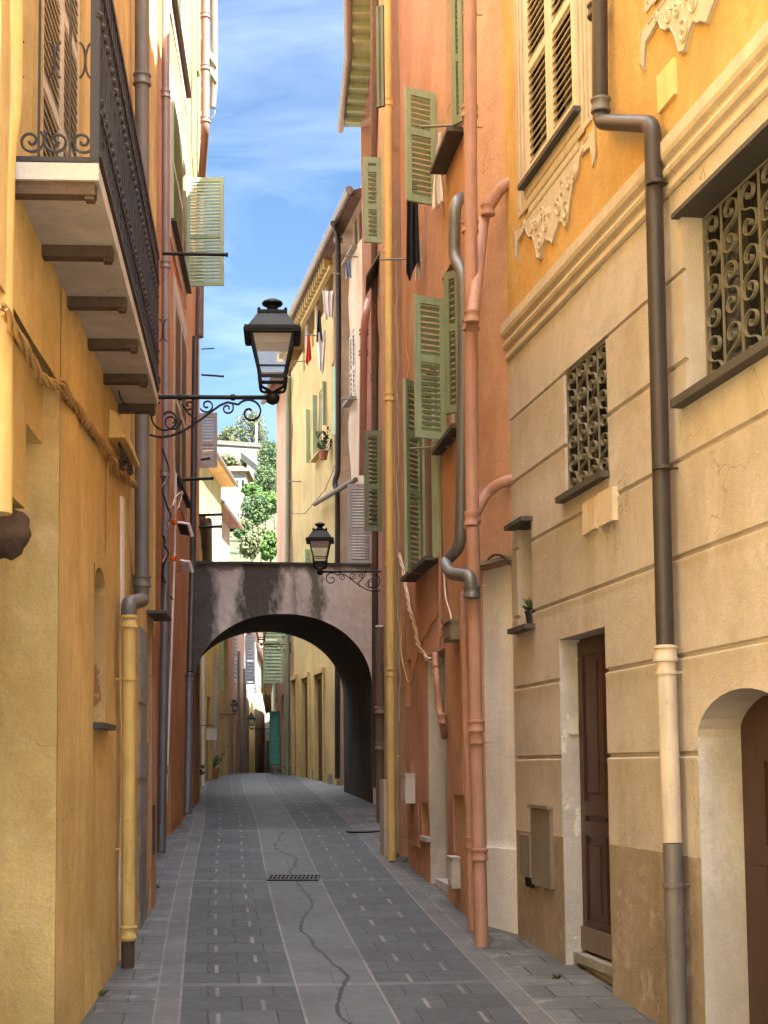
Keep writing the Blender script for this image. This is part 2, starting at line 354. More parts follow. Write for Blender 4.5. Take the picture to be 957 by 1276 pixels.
def struct(o, kind='structure'): o['kind'] = kind; return o
def copy_tree(o, parent=None):
    c = o.copy(); C.objects.link(c); c.parent = parent
    for ch in list(o.children): copy_tree(ch, c)
    return c
def fillet(pts, r, n=6):
    pts = [V(p) for p in pts]; o = [pts[0]]
    for a, b, c in zip(pts, pts[1:], pts[2:]):
        d1, d2 = (a - b), (c - b); k = min(r, d1.length*.49, d2.length*.49)
        p, q = b + d1.normalized()*k, b + d2.normalized()*k
        for i in range(n + 1):
            t = i/n; o.append(p*(1 - t)**2 + b*2*t*(1 - t) + q*t*t)
    return o + [pts[-1]]

# ------------------------------------------------------------------ building pieces
def wall(name, F, s0, s1, z0, z1, mat, parent, holes=(), depth=5.0, amp=.004, prof=None, zcuts=(), step=.4, sharp=30, back=True):
    """front sheet with real openings, reveals, sides, top and back. hole = (sa, sb, za, zb, d[, rise])"""
    ss = {round(s0, 4), round(s1, 4)}; zs = {round(z0, 4), round(z1, 4)}
    for h in holes: ss |= {round(h[0], 4), round(h[1], 4)}; zs |= {round(h[2], 4), round(h[3], 4)}
    zs |= {round(z, 4) for z in zcuts if z0 < z < z1}
    def refine(a):
        a = sorted(x for x in a); o = []
        for p, q in zip(a, a[1:]):
            k = max(1, int(round((q - p)/step))); o += [p + (q - p)*i/k for i in range(k)]
        return o + [a[-1]]
    ss = [x for x in ss if s0 - 1e-6 <= x <= s1 + 1e-6]; zs = [x for x in zs if z0 - 1e-6 <= x <= z1 + 1e-6]
    ss, zs = refine(ss), refine(zs); mb = MB(); idx = {}
    def vert(i, j):
        if (i, j) not in idx:
            p = F.P(ss[i], zs[j]); o = amp*noise.noise(p*1.1)*2*max(0, min(1, (ss[i] - s0)/.4, (s1 - ss[i])/.4)) + (prof(zs[j]) if prof else 0)
            idx[i, j] = len(mb.v); mb.v.append(F.P(ss[i], zs[j], o))
        return idx[i, j]
    def inside(i, j):
        cs, cz = (ss[i] + ss[i+1])/2, (zs[j] + zs[j+1])/2
        return any(h[0] < cs < h[1] and h[2] < cz < h[3] for h in holes)
    for i in range(len(ss) - 1):
        for j in range(len(zs) - 1):
            if not inside(i, j): mb.f.append((vert(i, j), vert(i + 1, j), vert(i + 1, j + 1), vert(i, j + 1)))
    for h in holes:
        ri = [i for i, x in enumerate(ss) if h[0] - 1e-3 <= x <= h[1] + 1e-3]; rj = [j for j, z in enumerate(zs) if h[2] - 1e-3 <= z <= h[3] + 1e-3]
        if not ri or not rj: continue
        rise = h[5] if len(h) > 5 else 0
        for j0, j1 in zip(rj, rj[1:]):
            for i in (ri[0], ri[-1]):
                a, b = vert(i, j0), vert(i, j1); k = len(mb.v); mb.v += [F.P(ss[i], zs[j1], -h[4]), F.P(ss[i], zs[j0], -h[4])]; mb.f.append((a, b, k, k + 1))
        for i0, i1 in zip(ri, ri[1:]):
            for j in ((rj[0],) if rise else (rj[0], rj[-1])):
                a, b = vert(i0, j), vert(i1, j); k = len(mb.v); mb.v += [F.P(ss[i1], zs[j], -h[4]), F.P(ss[i0], zs[j], -h[4])]; mb.f.append((a, b, k, k + 1))
        if rise:
            N = 14; zsp = h[3] - rise; pts = []
            for q in range(N + 1):
                a = math.pi*q/N; pts.append(((h[0] + h[1])/2 - math.cos(a)*(h[1] - h[0])/2, zsp + math.sin(a)*rise))
            for (a, za), (b, zb) in zip(pts, pts[1:]):
                mb.poly([F.P(a, za, -h[4]), F.P(b, zb, -h[4]), F.P(b, zb, .001), F.P(a, za, .001)])
                mb.poly([F.P(a, za, .001), F.P(b, zb, .001), F.P(b, h[3], .001), F.P(a, h[3], .001)])
        if back:
            mb.poly([F.P(h[0], h[2], -h[4]), F.P(h[1], h[2], -h[4]), F.P(h[1], h[3], -h[4]), F.P(h[0], h[3], -h[4])])
    for s_ in (s0, s1): mb.poly([F.P(s_, z0, 0), F.P(s_, z1, 0), F.P(s_, z1, -depth), F.P(s_, z0, -depth)])
    mb.poly([F.P(s0, z1, 0), F.P(s1, z1, 0), F.P(s1, z1, -depth), F.P(s0, z1, -depth)])
    mb.poly([F.P(s0, z0, -depth), F.P(s1, z0, -depth), F.P(s1, z1, -depth), F.P(s0, z1, -depth)])
    bm = mb.build(name, mat, parent, smooth=sharp, recalc=False)
    return bm
def roof(F, s0, s1, z, parent, eave=.35, depth=5.0, mat='tile', rise=1.2, th=.12):
    mb = MB(); sec = [(eave, z + .002), (eave, z + th), (-depth/2, z + th + rise), (-depth - .2, z + th), (-depth - .2, z + .002)]
    mb.prism([F.P(s0 - .0, b, a) for a, b in sec], F.t*(s1 - s0)); return mb.build('roof', mat, parent)
def shutter(parent, mat, H, dw, w, h, nr, rails=(0, .45, 1), th=.035, st=.06, pitch=.055, name='shutter', tilt=1, fill=.52):
    """louvred leaf: H hinge bottom, dw unit along width, nr outer normal; real slats"""
    mb = MB(); up = V((0, 0, 1)); H = V(H) - nr*(th/2)
    mb.box(H, dw*st, nr*th, up*h); mb.box(H + dw*(w - st), dw*st, nr*th, up*h)
    rw = .075
    zz = [rails[0]*h] + [r*h - rw/2 for r in rails[1:-1]] + [h - rw]
    for z in zz: mb.box(H + dw*st + up*z + nr*.002, dw*(w - 2*st), nr*(th - .004), up*rw)
    for a, b in zip(zz, zz[1:]):
        lo, hi = a + rw, b; k = max(2, int((hi - lo)/pitch)); p = (hi - lo)/k
        for i in range(k):
            c = H + dw*st + up*(lo + p*(i + .12)) + nr*(th*.95)
            mb.box(c, dw*(w - 2*st), -nr*(th*.80) + up*(p*fill*tilt), (up*.007 + nr*.004))
    return mb.build(name, mat, parent)
def leaf(F, parent, mat, hx, yb, yt, ex, ang, o=.03, **k):
    s, z0 = F.sz(hx, yb, o); _, z1 = F.sz(hx, yt, o); H = F.P(s, z0, o); d = F.t*math.cos(R(ang)) + F.n*math.sin(R(ang))
    lo, hi = .02, 3.0
    mid = V((0, 0, (z1 - z0)/2)); x0 = proj(H + mid)[0]; sg = 1 if ex > x0 else -1
    for _ in range(40):
        w = (lo + hi)/2
        if (proj(H + mid + d*w)[0] - ex)*sg < 0: lo = w
        else: hi = w
    w = (lo + hi)/2
    nr = V((d.y, -d.x, 0))
    return shutter(parent, mat, H, d, w, z1 - z0, nr, **k)
def pane_window(F, s0, s1, z0, z1, d, parent, mat='creamsh', bars=1):
    mb = MB(); f = .05
    mb.fbox(F, s0, s0 + f, z0, z1, -d, -d + .05); mb.fbox(F, s1 - f, s1, z0, z1, -d, -d + .05)
    mb.fbox(F, s0 + f, s1 - f, z0, z0 + f, -d, -d + .048); mb.fbox(F, s0 + f, s1 - f, z1 - f, z1, -d, -d + .048)
    for b in range(bars):
        c = s0 + (s1 - s0)*(b + 1)/(bars + 1); mb.fbox(F, c - .025, c + .025, z0 + f, z1 - f, -d + .002, -d + .046)
    w = mb.build('window', mat, parent)
    g = MB(); g.fbox(F, s0 + f*.5, s1 - f*.5, z0 + f*.5, z1 - f*.5, -d + .004, -d + .016); g.build('pane', 'pane', w); return w
def closed_pair(F, parent, mat, s0, s1, z0, z1, o=.01, **k):
    m = (s0 + s1)/2
    shutter(parent, mat, F.P(s0, z0, o), F.t, m - s0 - .006, z1 - z0, F.n, **k); shutter(parent, mat, F.P(m + .006, z0, o), F.t, s1 - m - .006, z1 - z0, F.n, **k)
def sill(F, parent, s0, s1, z, out_=.14, th=.045, mat='slate', name='sill', back=.0):
    mb = MB(); mb.fbox(F, s0, s1, z - th, z, -back, out_); return mb.build(name, mat, parent)
def spiral(c, r, turns, a0, hand, ex, ez, n=26, r0=.12, fall=1.0):
    o = []
    for i in range(n + 1):
        t = i/n; a = a0 + hand*2*math.pi*turns*(1 - t); q = r*(r0 + (1 - r0)*t**fall); o.append(V(c) + ex*(math.cos(a)*q) + ez*(math.sin(a)*q))
    return o
def s_scroll(c, r, ex, ez, hand=1, turns=1.35):
    up = spiral(V(c) + ez*r, r, turns, -math.pi/2, hand, ex, ez)
    dn = [V(c)*2 - p for p in reversed(up)]
    return up + dn[1:]
def grille(F, s0, s1, z0, z1, o, parent, cols, rows):
    mb = MB(); w = (s1 - s0)/cols; h = (z1 - z0)/rows
    for i in range(cols):
        for j in range(rows):
            c = F.P(s0 + w*(i + .5), z0 + h*(j + .5), o)
            r = h/4*.98; k = w/2/r*.97
            mb.ribbon(s_scroll(c, r, F.t*k, V((0, 0, 1)), 1 if (i + j) % 2 else -1), F.n*.024, .007)
    mb.fbox(F, s0, s1, z0, z0 + .012, o + .004, o + .018); mb.fbox(F, s0, s1, z1 - .012, z1, o + .004, o + .018)
    for i in range(cols + 1): mb.fbox(F, s0 + w*i - .006, s0 + w*i + .006, z0 + .012, z1 - .012, o + .005, o + .017)
    return mb.build('grille', 'ironbrown', parent)

PIPES = 'drainpipes running down the house fronts'
def pipe(label, segs, collars=(), brackets=(), group=PIPES, name='drainpipe', n=14, fr=.12, cat='drainpipe'):
    """segs: list of (part name, material, radius, path points). one thing, one part per segment"""
    pts = [p for s_ in segs for p in s_[3]]; low = min(pts, key=lambda p: p.z)
    root = thing(name, label, cat, tuple(low), group)
    for nm, mat, r, path in segs:
        mb = MB(); mb.tube(fillet(path, fr), r, n); mb.build(nm, mat, root, smooth=50)
    for p, r, mat in collars:
        mb = MB(); mb.lathe(V(p) - V((0, 0, .05)), [(r*.9, 0), (r*1.22, .004), (r*1.26, .02), (r*1.12, .035), (r*1.12, .075), (r*1.26, .085), (r*1.24, .1), (r*.9, .104)], n); mb.build('collar', mat, root, smooth=40)
    for p, r, mat, nv in brackets:
        mb = MB(); mb.lathe(V(p) - V((0, 0, .012)), [(r*.95, 0), (r*1.1, .001), (r*1.1, .023), (r*.95, .024)], n)
        mb.tube([V(p) - nv*r, V(p) - nv*(r + .05)], .008, 6); mb.lathe(V(p) + nv.cross(V((0, 0, 1)))*(r*1.1) - V((0, 0, .012)), [(.012, 0), (.014, .002), (.014, .022), (.012, .024)], 8)
        mb.build('bracket', mat, root)
    return root
def vline(F, x0, y0, x1, y1, o, z_end=None):
    a = F.W(x0, y0, o); b = F.W(x1, y1, o)
    return [a, b]
def cable(label, pts, r, mat, name='cable', group=None, wob=0.0, n=6, twist=0):
    pts = fillet(pts, .15, 5); o = []
    for a, b in zip(pts, pts[1:]):
        k = max(1, int((b - a).length/.03))
        for i in range(k): o.append(a + (b - a)*(i/k))
    o.append(pts[-1])
    if wob: o = [p + V((noise.noise(p*4), noise.noise(p*4 + V((9, 0, 0))), noise.noise(p*4 + V((0, 9, 0)))))*wob for p in o]
    mb = MB()
    if twist:
        for k in range(twist):
            q = [p + V((math.sin(i*.42 + k*2*math.pi/twist)*.6, math.sin(i*.42 + k*2*math.pi/twist)*.6, math.cos(i*.42 + k*2*math.pi/twist)))*r*1.05 for i, p in enumerate(o)]; mb.tube(q, r*.52, n)
    else: mb.tube(o, r, n)
    return tag(mb.build(name, mat, smooth=60), label, 'cable', group)
def rod(label, a, b, r=.014, mat='iron', group='iron clothes rods sticking out of the walls'):
    mb = MB(); d = (V(b) - V(a)); mb.tube([a, V(a) + d*.97, V(a) + d*.975, b], [r, r, r*1.35, r*1.35], 8)
    return tag(mb.build('clothes_rod', mat, smooth=40), label, 'clothes rod', group)
def cloth(label, a, b, drop, mat, folds=3, amp=.04, taper=.0, name='hanging_cloth', nrm=V((0, -1, 0)), ragged=.06):
    a, b = V(a), V(b); mb = MB(); nu, nv = 26, 22; w = (b - a); sd = random.random()*9
    for j in range(nv + 1):
        for i in range(nu + 1):
            u, v = i/nu, j/nv
            uu = .5 + (u - .5)*(1 - taper*v)
            p = a + w*uu - V((0, 0, 1))*(drop*v*(1 + ragged*math.sin(u*7 + sd)*v))
            p += nrm*(amp*(.3 + .7*v)*math.sin(u*folds*2*math.pi + 1.3*math.sin(v*3 + sd)) + .02*noise.noise(V((u*5, v*3, sd)))) + V((0, 0, -.015*math.sin(u*math.pi)*(1 - v)))
            mb.v.append(p)
    for j in range(nv):
        for i in range(nu):
            k = j*(nu + 1) + i; mb.f.append((k, k + 1, k + nu + 2, k + nu + 1))
    n0 = len(mb.v); nf = list(mb.f); mb.v += [p + nrm*.003 for p in mb.v]
    mb.f += [tuple(reversed([q + n0 for q in f])) for f in nf]
    ring = [i for i in range(nu + 1)] + [(j + 1)*(nu + 1) + nu for j in range(nv)] + [nv*(nu + 1) + i for i in range(nu - 1, -1, -1)] + [j*(nu + 1) for j in range(nv - 1, 0, -1)]
    for p, q in zip(ring, ring[1:] + ring[:1]): mb.f.append((p, q, q + n0, p + n0))
    return tag(mb.build(name, mat, smooth=80), label, 'laundry', 'laundry hung out above the street')

# ================================================================== SETTING
def street_mat():
    k = NT('street_paving'); uv = k.n('ShaderNodeUVMap'); sp = k.n('ShaderNodeSeparateXYZ'); k.l(uv.outputs[0], sp.inputs[0])
    u, t = sp.outputs[0], sp.outputs[1]; au = k.math('ABSOLUTE', u); p = k.pos()
    def band(a, b): return k.math('MULTIPLY', k.math('GREATER_THAN', au, a), k.math('LESS_THAN', au, b))
    def brick(w, h, mort, c1, c2, cm, off=.5, rot=False):
        x = k.n('ShaderNodeTexBrick'); x.offset = off; x.inputs['Scale'].default_value = 1; x.inputs['Brick Width'].default_value = w; x.inputs['Row Height'].default_value = h
        x.inputs['Mortar Size'].default_value = mort; x.inputs['Mortar Smooth'].default_value = .25; x.inputs['Bias'].default_value = 0
        x.inputs['Color1'].default_value = (*c1, 1); x.inputs['Color2'].default_value = (*c2, 1); x.inputs['Mortar'].default_value = (*cm, 1)
        wv = k.n('ShaderNodeVectorMath', operation='ADD'); nv = k.n('ShaderNodeVectorMath', operation='SCALE'); nz = k.n('ShaderNodeTexNoise'); nz.inputs['Scale'].default_value = 3
        k.l(p, nz.inputs['Vector']); k.l(nz.outputs[1], nv.inputs[0]); nv.inputs['Scale'].default_value = .018; k.l(uv.outputs[0], wv.inputs[0]); k.l(nv.outputs[0], wv.inputs[1]); k.l(wv.outputs[0], x.inputs['Vector'])
        return x
    b1 = brick(.46, .42, .006, (.052, .059, .066), (.080, .089, .097), (.030, .029, .029))
    b2 = brick(.42, .37, .008, (.095, .101, .104), (.150, .156, .160), (.045, .042, .040))
    b3 = brick(.9, 1.9, .004, (.100, .110, .117), (.112, .123, .130), (.06, .06, .06))
    b4 = brick(.55, .62, .005, (.115, .115, .114), (.15, .15, .148), (.07, .07, .068))
    col = k.mix(band(0, .285), b1.outputs[0], b3.outputs[0])
    hgt = k.math('MULTIPLY', b1.outputs[1], k.math('GREATER_THAN', au, .285))
    # pale setts scattered in two rows on each side
    ph = k.math('FRACT', k.math('MULTIPLY', t, 1/.84)); ph2 = k.math('FRACT', k.math('ADD', k.math('MULTIPLY', t, 1/.84), .5))
    d = k.math('MULTIPLY', band(.538, .566), k.math('LESS_THAN', ph, .36)); d2 = k.math('MULTIPLY', band(.847, .874), k.math('LESS_THAN', ph2, .36))
    vary = k.math('ADD', .45, k.math('MULTIPLY', k.noise(k.pos(), 2.1, 2), .8))
    col = k.mix(k.math('MULTIPLY', k.math('MAXIMUM', d, d2), k.math('MINIMUM', vary, 1.0)), col, rgb((.23, .226, .222)))
    col = k.mix(band(1.12, 1.28), col, b4.outputs[0]); col = k.mix(k.math('GREATER_THAN', au, 1.28), col, b2.outputs[0])
    ln = k.math('MAXIMUM', band(.283, .300), k.math('MAXIMUM', band(1.108, 1.122), band(1.276, 1.29)))
    col = k.mix(k.math('MULTIPLY', ln, .8), col, rgb((.25, .24, .23)))
    # cross bands
    cb = k.math('LESS_THAN', k.math('FRACT', k.math('MULTIPLY', k.math('SUBTRACT', t, 16.45), 1/5.6)), .018)
    col = k.mix(k.math('MULTIPLY', cb, .55), col, rgb((.20, .195, .19)))
    # grime and wear
    n1 = k.noise(p, 1.3, 8, .65); n2 = k.noise(p, 9, 6, .7)
    col = k.mix(k.math('MULTIPLY', k.ramp(n1, .42, .66), .5), col, rgb((.042, .042, .044)))
    col = k.mix(k.math('MULTIPLY', k.ramp(n2, .56, .8), .35), col, rgb((.22, .215, .21)))
    wear = k.math('MULTIPLY', k.ramp(k.noise(k.pos((1, 1, 1)), 3.2, 8, .7), .55, .68), k.math('GREATER_THAN', au, 1.29))
    col = k.mix(k.math('MULTIPLY', wear, .6), col, rgb((.34, .33, .31)))
    # meandering tar repair
    nl = k.math('SUBTRACT', k.noise(k.pos((0, 1, 0)), .42, 2, .45), .5)
    off = k.math('ADD', k.math('ADD', k.math('MULTIPLY', nl, .75), .02), k.math('MULTIPLY', k.math('SUBTRACT', k.noise(k.pos((0, 1, 0)), 5.5, 4, .65), .5), .06)); dist = k.math('ABSOLUTE', k.math('SUBTRACT', u, off))
    wdt = k.math('ADD', .004, k.math('MULTIPLY', k.noise(p, 2.6, 3), .022))
    crk = k.math('MULTIPLY', k.math('LESS_THAN', dist, wdt), k.math('LESS_THAN', t, 22))
    col = k.mix(k.math('MULTIPLY', crk, .9), col, rgb((.025, .025, .027)))
    col = k.mix(.16, col, rgb((0, 0, 0)))
    k.l(col, k.b.inputs['Base Color']); k.l(k.math('MULTIPLY_ADD', n2, .35, .42), k.b.inputs['Roughness']); k.b.inputs['Specular IOR Level'].default_value = .35
    h2 = k.math('ADD', k.math('MULTIPLY', n2, .35), k.math('MULTIPLY', hgt, -.6)); h2 = k.math('ADD', h2, k.math('MULTIPLY', k.math('MULTIPLY', b2.outputs[1], k.math('GREATER_THAN', au, 1.28)), -.7))
    k.l(k.bump(h2, .55, .008), k.b.inputs['Normal']); return k.m
M['street'] = street_mat()
XC = [(-12, 2.4), (0, 1.0), (5, .35), (9.6, -.22), (16.4, -1.02), (24.9, -1.87), (30, -2.55), (35, -3.05), (40, -3.6), (45, -3.8), (58, -4.9), (65, -5.5), (92, -7.2), (112, -8.2)]
def build_street():
    ys = [-12 + .5*i for i in range(248)]; us = [-4.5 + .375*i for i in range(25)]
    v, f, uvs = [], [], []
    for y in ys:
        # smooth the centre line a little
        c = sum(lerp_tab(XC, y + d) for d in (-3, -1.5, 0, 1.5, 3))/5
        z = sum(zg(y + d) for d in (-2, -1, 0, 1, 2))/5
        for u in us:
            v.append((c + u, y, z + .012*abs(u)/1.5*(1 if abs(u) < 2.5 else 1) + .006*noise.noise(V((u*1.3, y*1.3, 0))))); uvs.append((u, y))
    n = len(us)
    for j in range(len(ys) - 1):
        for i in range(n - 1): a = j*n + i; f.append((a, a + 1, a + n + 1, a + n))
    me = bpy.data.meshes.new('street'); me.from_pydata(v, [], f); ul = me.uv_layers.new(name='UVMap')
    for lp in me.loops: ul.data[lp.index].uv = uvs[lp.vertex_index]
    me.materials.append(M['street']); me.polygons.foreach_set('use_smooth', [True]*len(me.polygons))
    o = bpy.data.objects.new('street', me); C.objects.link(o); struct(o)
build_street()
mb = MB(); mb.poly([(-3000, -3000, -2.2), (3000, -3000, -2.2), (3000, 3000, -2.2), (-3000, 3000, -2.2)]); struct(mb.build('ground', 'stone'))
HILL = [(95, -2), (104, 13), (120, 17), (180, 31), (228, 42), (232, 46), (262, 56), (300, 60), (420, 20), (500, -3)]
def hill_z(x, y): return lerp_tab(HILL, y) + 2.2*noise.noise(V((x*.03, y*.03, 0))) - .0016*max(0, abs(x + 30) - 60)**1.6
def build_hill():
    mb = MB(); nx, ny = 60, 80
    for j in range(ny + 1):
        for i in range(nx + 1):
            x = -260 + 460*i/nx; y = 96 + 400*j/ny; mb.v.append(V((x, y, hill_z(x, y))))
    for j in range(ny):
        for i in range(nx): a = j*(nx + 1) + i; mb.f.append((a, a + 1, a + nx + 2, a + nx + 1))
    struct(mb.build('hill', 'soil', smooth=180, loc=(0, 0, 0)))
build_hill()

# ================================================================== RIGHT SIDE
HOUSES = 'houses lining the narrow street'
# ---- beige and ochre house
FA = Fac((1.117 + .1823*10.2, 2.6), (1.117, 12.8), 'R')
sR1 = FA.len
def A(px, py, o=0): return FA.sz(px, py, o)
houseA = thing('townhouse', 'ochre and beige rendered house with scroll window grilles and a dark brown door, right foreground', 'house', FA.P(sR1/2, FA.g(sR1/2)), HOUSES)
d0 = A(853, 400)[0]; off = d0 - 5.85          # shift between the survey values and this facade
def sA(s): return s + off
GZ = [4.59, 4.03, 3.44, 2.85, 2.245, 1.65]
def profA(z):
    for g in GZ:
        if abs(z - g) < .007: return -.024
        if -.045 < z - g < -.02: return .004
    return 0
zc = []
for g in GZ: zc += [g - .06, g - .042, g - .024, g - .0065, g + .0065, g + .016]
hA = [(sA(7.30), sA(8.30), 3.63, 4.60, .09), (sA(4.25), sA(5.85), 3.79, 4.92, .22), (sA(9.27), sA(9.73), 2.74, 3.60, .32),
      (sA(7.47), sA(8.56), -.35, 2.555, .20), (sA(4.55), sA(5.83), -.6, 2.0, .30, .27)]
wall('lower_wall', FA, 0, sR1, -1.8, 5.12, 'cream', houseA, hA, prof=profA, zcuts=zc, step=.5, amp=.002, sharp=25)
wall('upper_wall', FA, 0, sR1, 5.45, 13.0, 'ochre', houseA, [(sA(7.78), sA(9.16), 6.47, 8.25, .07), (sA(3.2), sA(4.6), 6.47, 8.25, .07)], amp=.005)
roof(FA, 0, sR1, 13.0, houseA)
mb = MB()
prf = [(-.2, 5.12), (.012, 5.12), (.03, 5.135), (.03, 5.175), (.014, 5.185), (.014, 5.215), (.045, 5.225), (.055, 5.25), (.045, 5.275), (.03, 5.285), (.03, 5.315), (.06, 5.33), (.07, 5.36), (.07, 5.44), (.058, 5.45), (-.2, 5.45)]
mb.prism([FA.P(0, z, o) for o, z in prf], FA.t*sR1); mb.build('string_course', 'moulding', houseA)
# grilled windows
for (s0, s1, z0, z1, d, cols, rows) in ((7.30, 8.30, 3.63, 4.60, .09, 4, 3), (4.25, 5.85, 3.79, 4.92, .22, 6, 3)):
    s0, s1 = sA(s0), sA(s1)
    w = pane_window(FA, s0 + .01, s1 - .01, z0 + .01, z1 - .01, d - .005, houseA, 'dark', 2)
    grille(FA, s0 + .015, s1 - .015, z0 + .01, z1 - .015, -d + .055 if d < .15 else -d + .075, w, cols, rows)
mb = MB(); mb.fbox(FA, sA(7.28), sA(8.36), 3.585, 3.632, -.05, .07); mb.build('sill', 'slate', houseA)
mb = MB(); mb.fbox(FA, sA(4.2), sA(5.92), 3.74, 3.792, -.1, .08); mb.build('sill', 'slate', houseA)
mb = MB(); mb.fbox(FA, sA(4.2), sA(5.9), 4.915, 4.945, -.2, .05); mb.build('lintel', 'slate', houseA)
# little opening with plant
mb = MB(); mb.fbox(FA, sA(9.22), sA(9.78), 3.598, 3.635, -.1, .10); mb.build('lintel', 'slate', houseA)
mb = MB(); mb.fbox(FA, sA(9.20), sA(9.76), 2.70, 2.742, -.1, .09); mb.build('sill', 'slate', houseA)
mb = MB(); mb.fbox(FA, sA(9.272), sA(9.728), 2.745, 3.595, -.315, -.30); mb.build('shutter_board', 'doorgrey', houseA)
# door
mb = MB(); a, b = sA(7.475), sA(8.555); d = -.198; zb = .17
mb.fbox(FA, a, b, zb, 2.55, d, d + .035)
dr = mb.build('door', 'door', houseA)
mb = MB()
for q0, q1 in ((a, a + .11), ((a + b)/2 - .05, (a + b)/2 + .05), (b - .11, b)): mb.fbox(FA, q0, q1, zb + .03, 2.53, d + .036, d + .055)
for z in (.30, 1.05, 1.20, 2.42):
    for q0, q1 in ((a + .11, (a + b)/2 - .05), ((a + b)/2 + .05, b - .11)): mb.fbox(FA, q0, q1, z, z + .11, d + .036, d + .053)
for za, zt in ((.48, .98), (1.38, 2.36)):
    for q0, q1 in ((a + .17, (a + b)/2 - .11), ((a + b)/2 + .11, b - .17)): mb.fbox(FA, q0, q1, za, zt, d + .036, d + .047)
mb.build('door_panelling', 'door', dr)
mb = MB(); mb.fbox(FA, a, b, .19, .36, d + .056, d + .075); mb.build('kick_board', 'doorgrey', dr)
mb = MB(); mb.fbox(FA, a - .0, b, -.3, .165, -.18, -.10); mb.fbox(FA, a, b, .10, .166, -.099, -.06); mb.build('door_step', 'stone', houseA)
for hs_, hd, zt in ((8.555, .20, 2.55), (5.83, .30, 1.74)):
    mb = MB(); z0 = -.3; mb.box(FA.P(sA(hs_) - .006, z0, -hd + .003), FA.t*.004, V((0, 0, zt - z0)), FA.n*(hd - .004)); mb.build('door_jamb', 'jamb', houseA)
mb = MB(); mb.fbox(FA, sA(4.56), sA(5.80), -.5, 1.97, -.296, -.26); ad = mb.build('door', 'door', houseA)
mb = MB()
for q in (4.75, 5.1, 5.45):
    mb.fbox(FA, sA(q), sA(q + .22), .3, 1.0, -.259, -.24); mb.fbox(FA, sA(q), sA(q + .22), 1.12, 1.6, -.259, -.24)
mb.build('door_panelling', 'door', ad)
mb = MB(); mb.fbox(FA, sA(8.553) - .03, sA(8.553) - .005, 1.82, 1.94, -.13, -.06); mb.build('doorbell', 'plastic', houseA)
# painted surrounds of the upper windows
def surround(cx0, cx1, zb, shut=True):
    e = .30; mb = MB()
    mb.fbox(FA, cx0 - e, cx0 + .02, zb - .22, 8.6, -.02, .012); mb.fbox(FA, cx1 - .02, cx1 + e, zb - .22, 8.6, -.02, .012); mb.fbox(FA, cx0 + .019, cx1 - .019, 8.4, 8.6, -.02, .0115)
    mb.fbox(FA, cx0 + .02, cx1 - .02, zb - .34, zb + .012, -.02, .0125)
    sr = mb.build('window_surround', 'moulding', houseA)
    mb = MB()
    for q in (.06, .16, .25):
        for s_ in (cx0 - q, cx1 + q): mb.fbox(FA, s_ - .012, s_ + .012, zb - .1 - q*.3, 8.6, .0121, .017)
        mb.fbox(FA, cx0 - q + .012, cx1 + q - .012, zb - .1 - q*.9, zb - .076 - q*.9, .0122, .0175)
    mb.build('surround_lines', 'mould_dark', sr)
    # apron: an ornamental drop below the sill, mirror symmetric
    w = (cx1 - cx0)/2; c = (cx0 + cx1)/2; zt = zb - .33
    half = [(w + .38, .02), (w + .40, -.20), (w + .34, -.27), (w + .29, -.10), (w + .06, -.07), (w + .02, -.14), (w - .05, -.19), (w - .13, -.21), (w - .20, -.30), (w - .27, -.44), (w - .35, -.47), (w - .42, -.40), (w - .50, -.36), (w - .56, -.40), (w - .62, -.42)]
    half = [(x, z) for x, z in half if x > .02] + [(0, -.47)]
    pts = [FA.P(c + x, zt + z, -.02) for x, z in half] + [FA.P(c - x, zt + z, -.02) for x, z in reversed(half[:-1])]
    mb = MB(); mb.prism(pts, FA.n*.034); mb2 = MB()
    for sg in (1, -1):
        ex = FA.t*sg
        for (x, z, r, hd) in ((w - .33, -.33, .075, 1), (w - .12, -.12, .05, -1), (w - .52, -.23, .085, -1), (w - .24, -.15, .045, 1), (w - .42, -.12, .055, 1), (w + .1, -.02, .035, 1)):
            mb.tube(spiral(FA.P(c + x*sg, zt + z, .014), r, 1.3, 1.2, hd, ex, V((0, 0, 1))), .012, 6)
            mb2.tube(spiral(FA.P(c + x*sg, zt + z - .012, .0135), r*1.12, .8, 2.6, hd, ex, V((0, 0, 1))), .009, 5)
        for q in range(7):
            a0 = FA.P(c + sg*(w - .10 - q*.085), zt - .06 - .012*q, .014); mb.tube([a0, a0 - V((0, 0, .06)) - ex*.03, a0 - V((0, 0, .10)) - ex*.015], [.010, .014, .005], 6)
        o_ = [FA.P(c + x*sg, zt + z + .012, .014) for x, z in half]; mb2.tube(o_, .009, 6)
    ap = mb.build('apron_ornament', 'moulding', houseA, smooth=40); mb2.build('scroll_dark_lines', 'mould_dark', ap, smooth=60)  # darker line work belongs to the painted ornament
surround(sA(7.78), sA(9.16), 6.47)
sl_, zl_ = A(801, 96); surround(sl_ - .40 - 1.4, sl_ - .40, zl_ + .60)
pane_window(FA, sA(7.79), sA(9.15), 6.48, 8.24, .066, houseA, 'dark', 1)  # window coloured near-black so the slat gaps look unlit
closed_pair(FA, houseA, 'creamsh', sA(7.80), sA(9.14), 6.49, 8.23, o=.0, rails=(0, .52, 1), pitch=.062, st=.085, tilt=.75)
mb = MB(); mb.fbox(FA, sA(7.70), sA(9.26), 6.415, 6.455, -.03, .07); mb.build('sill', 'slate', houseA)
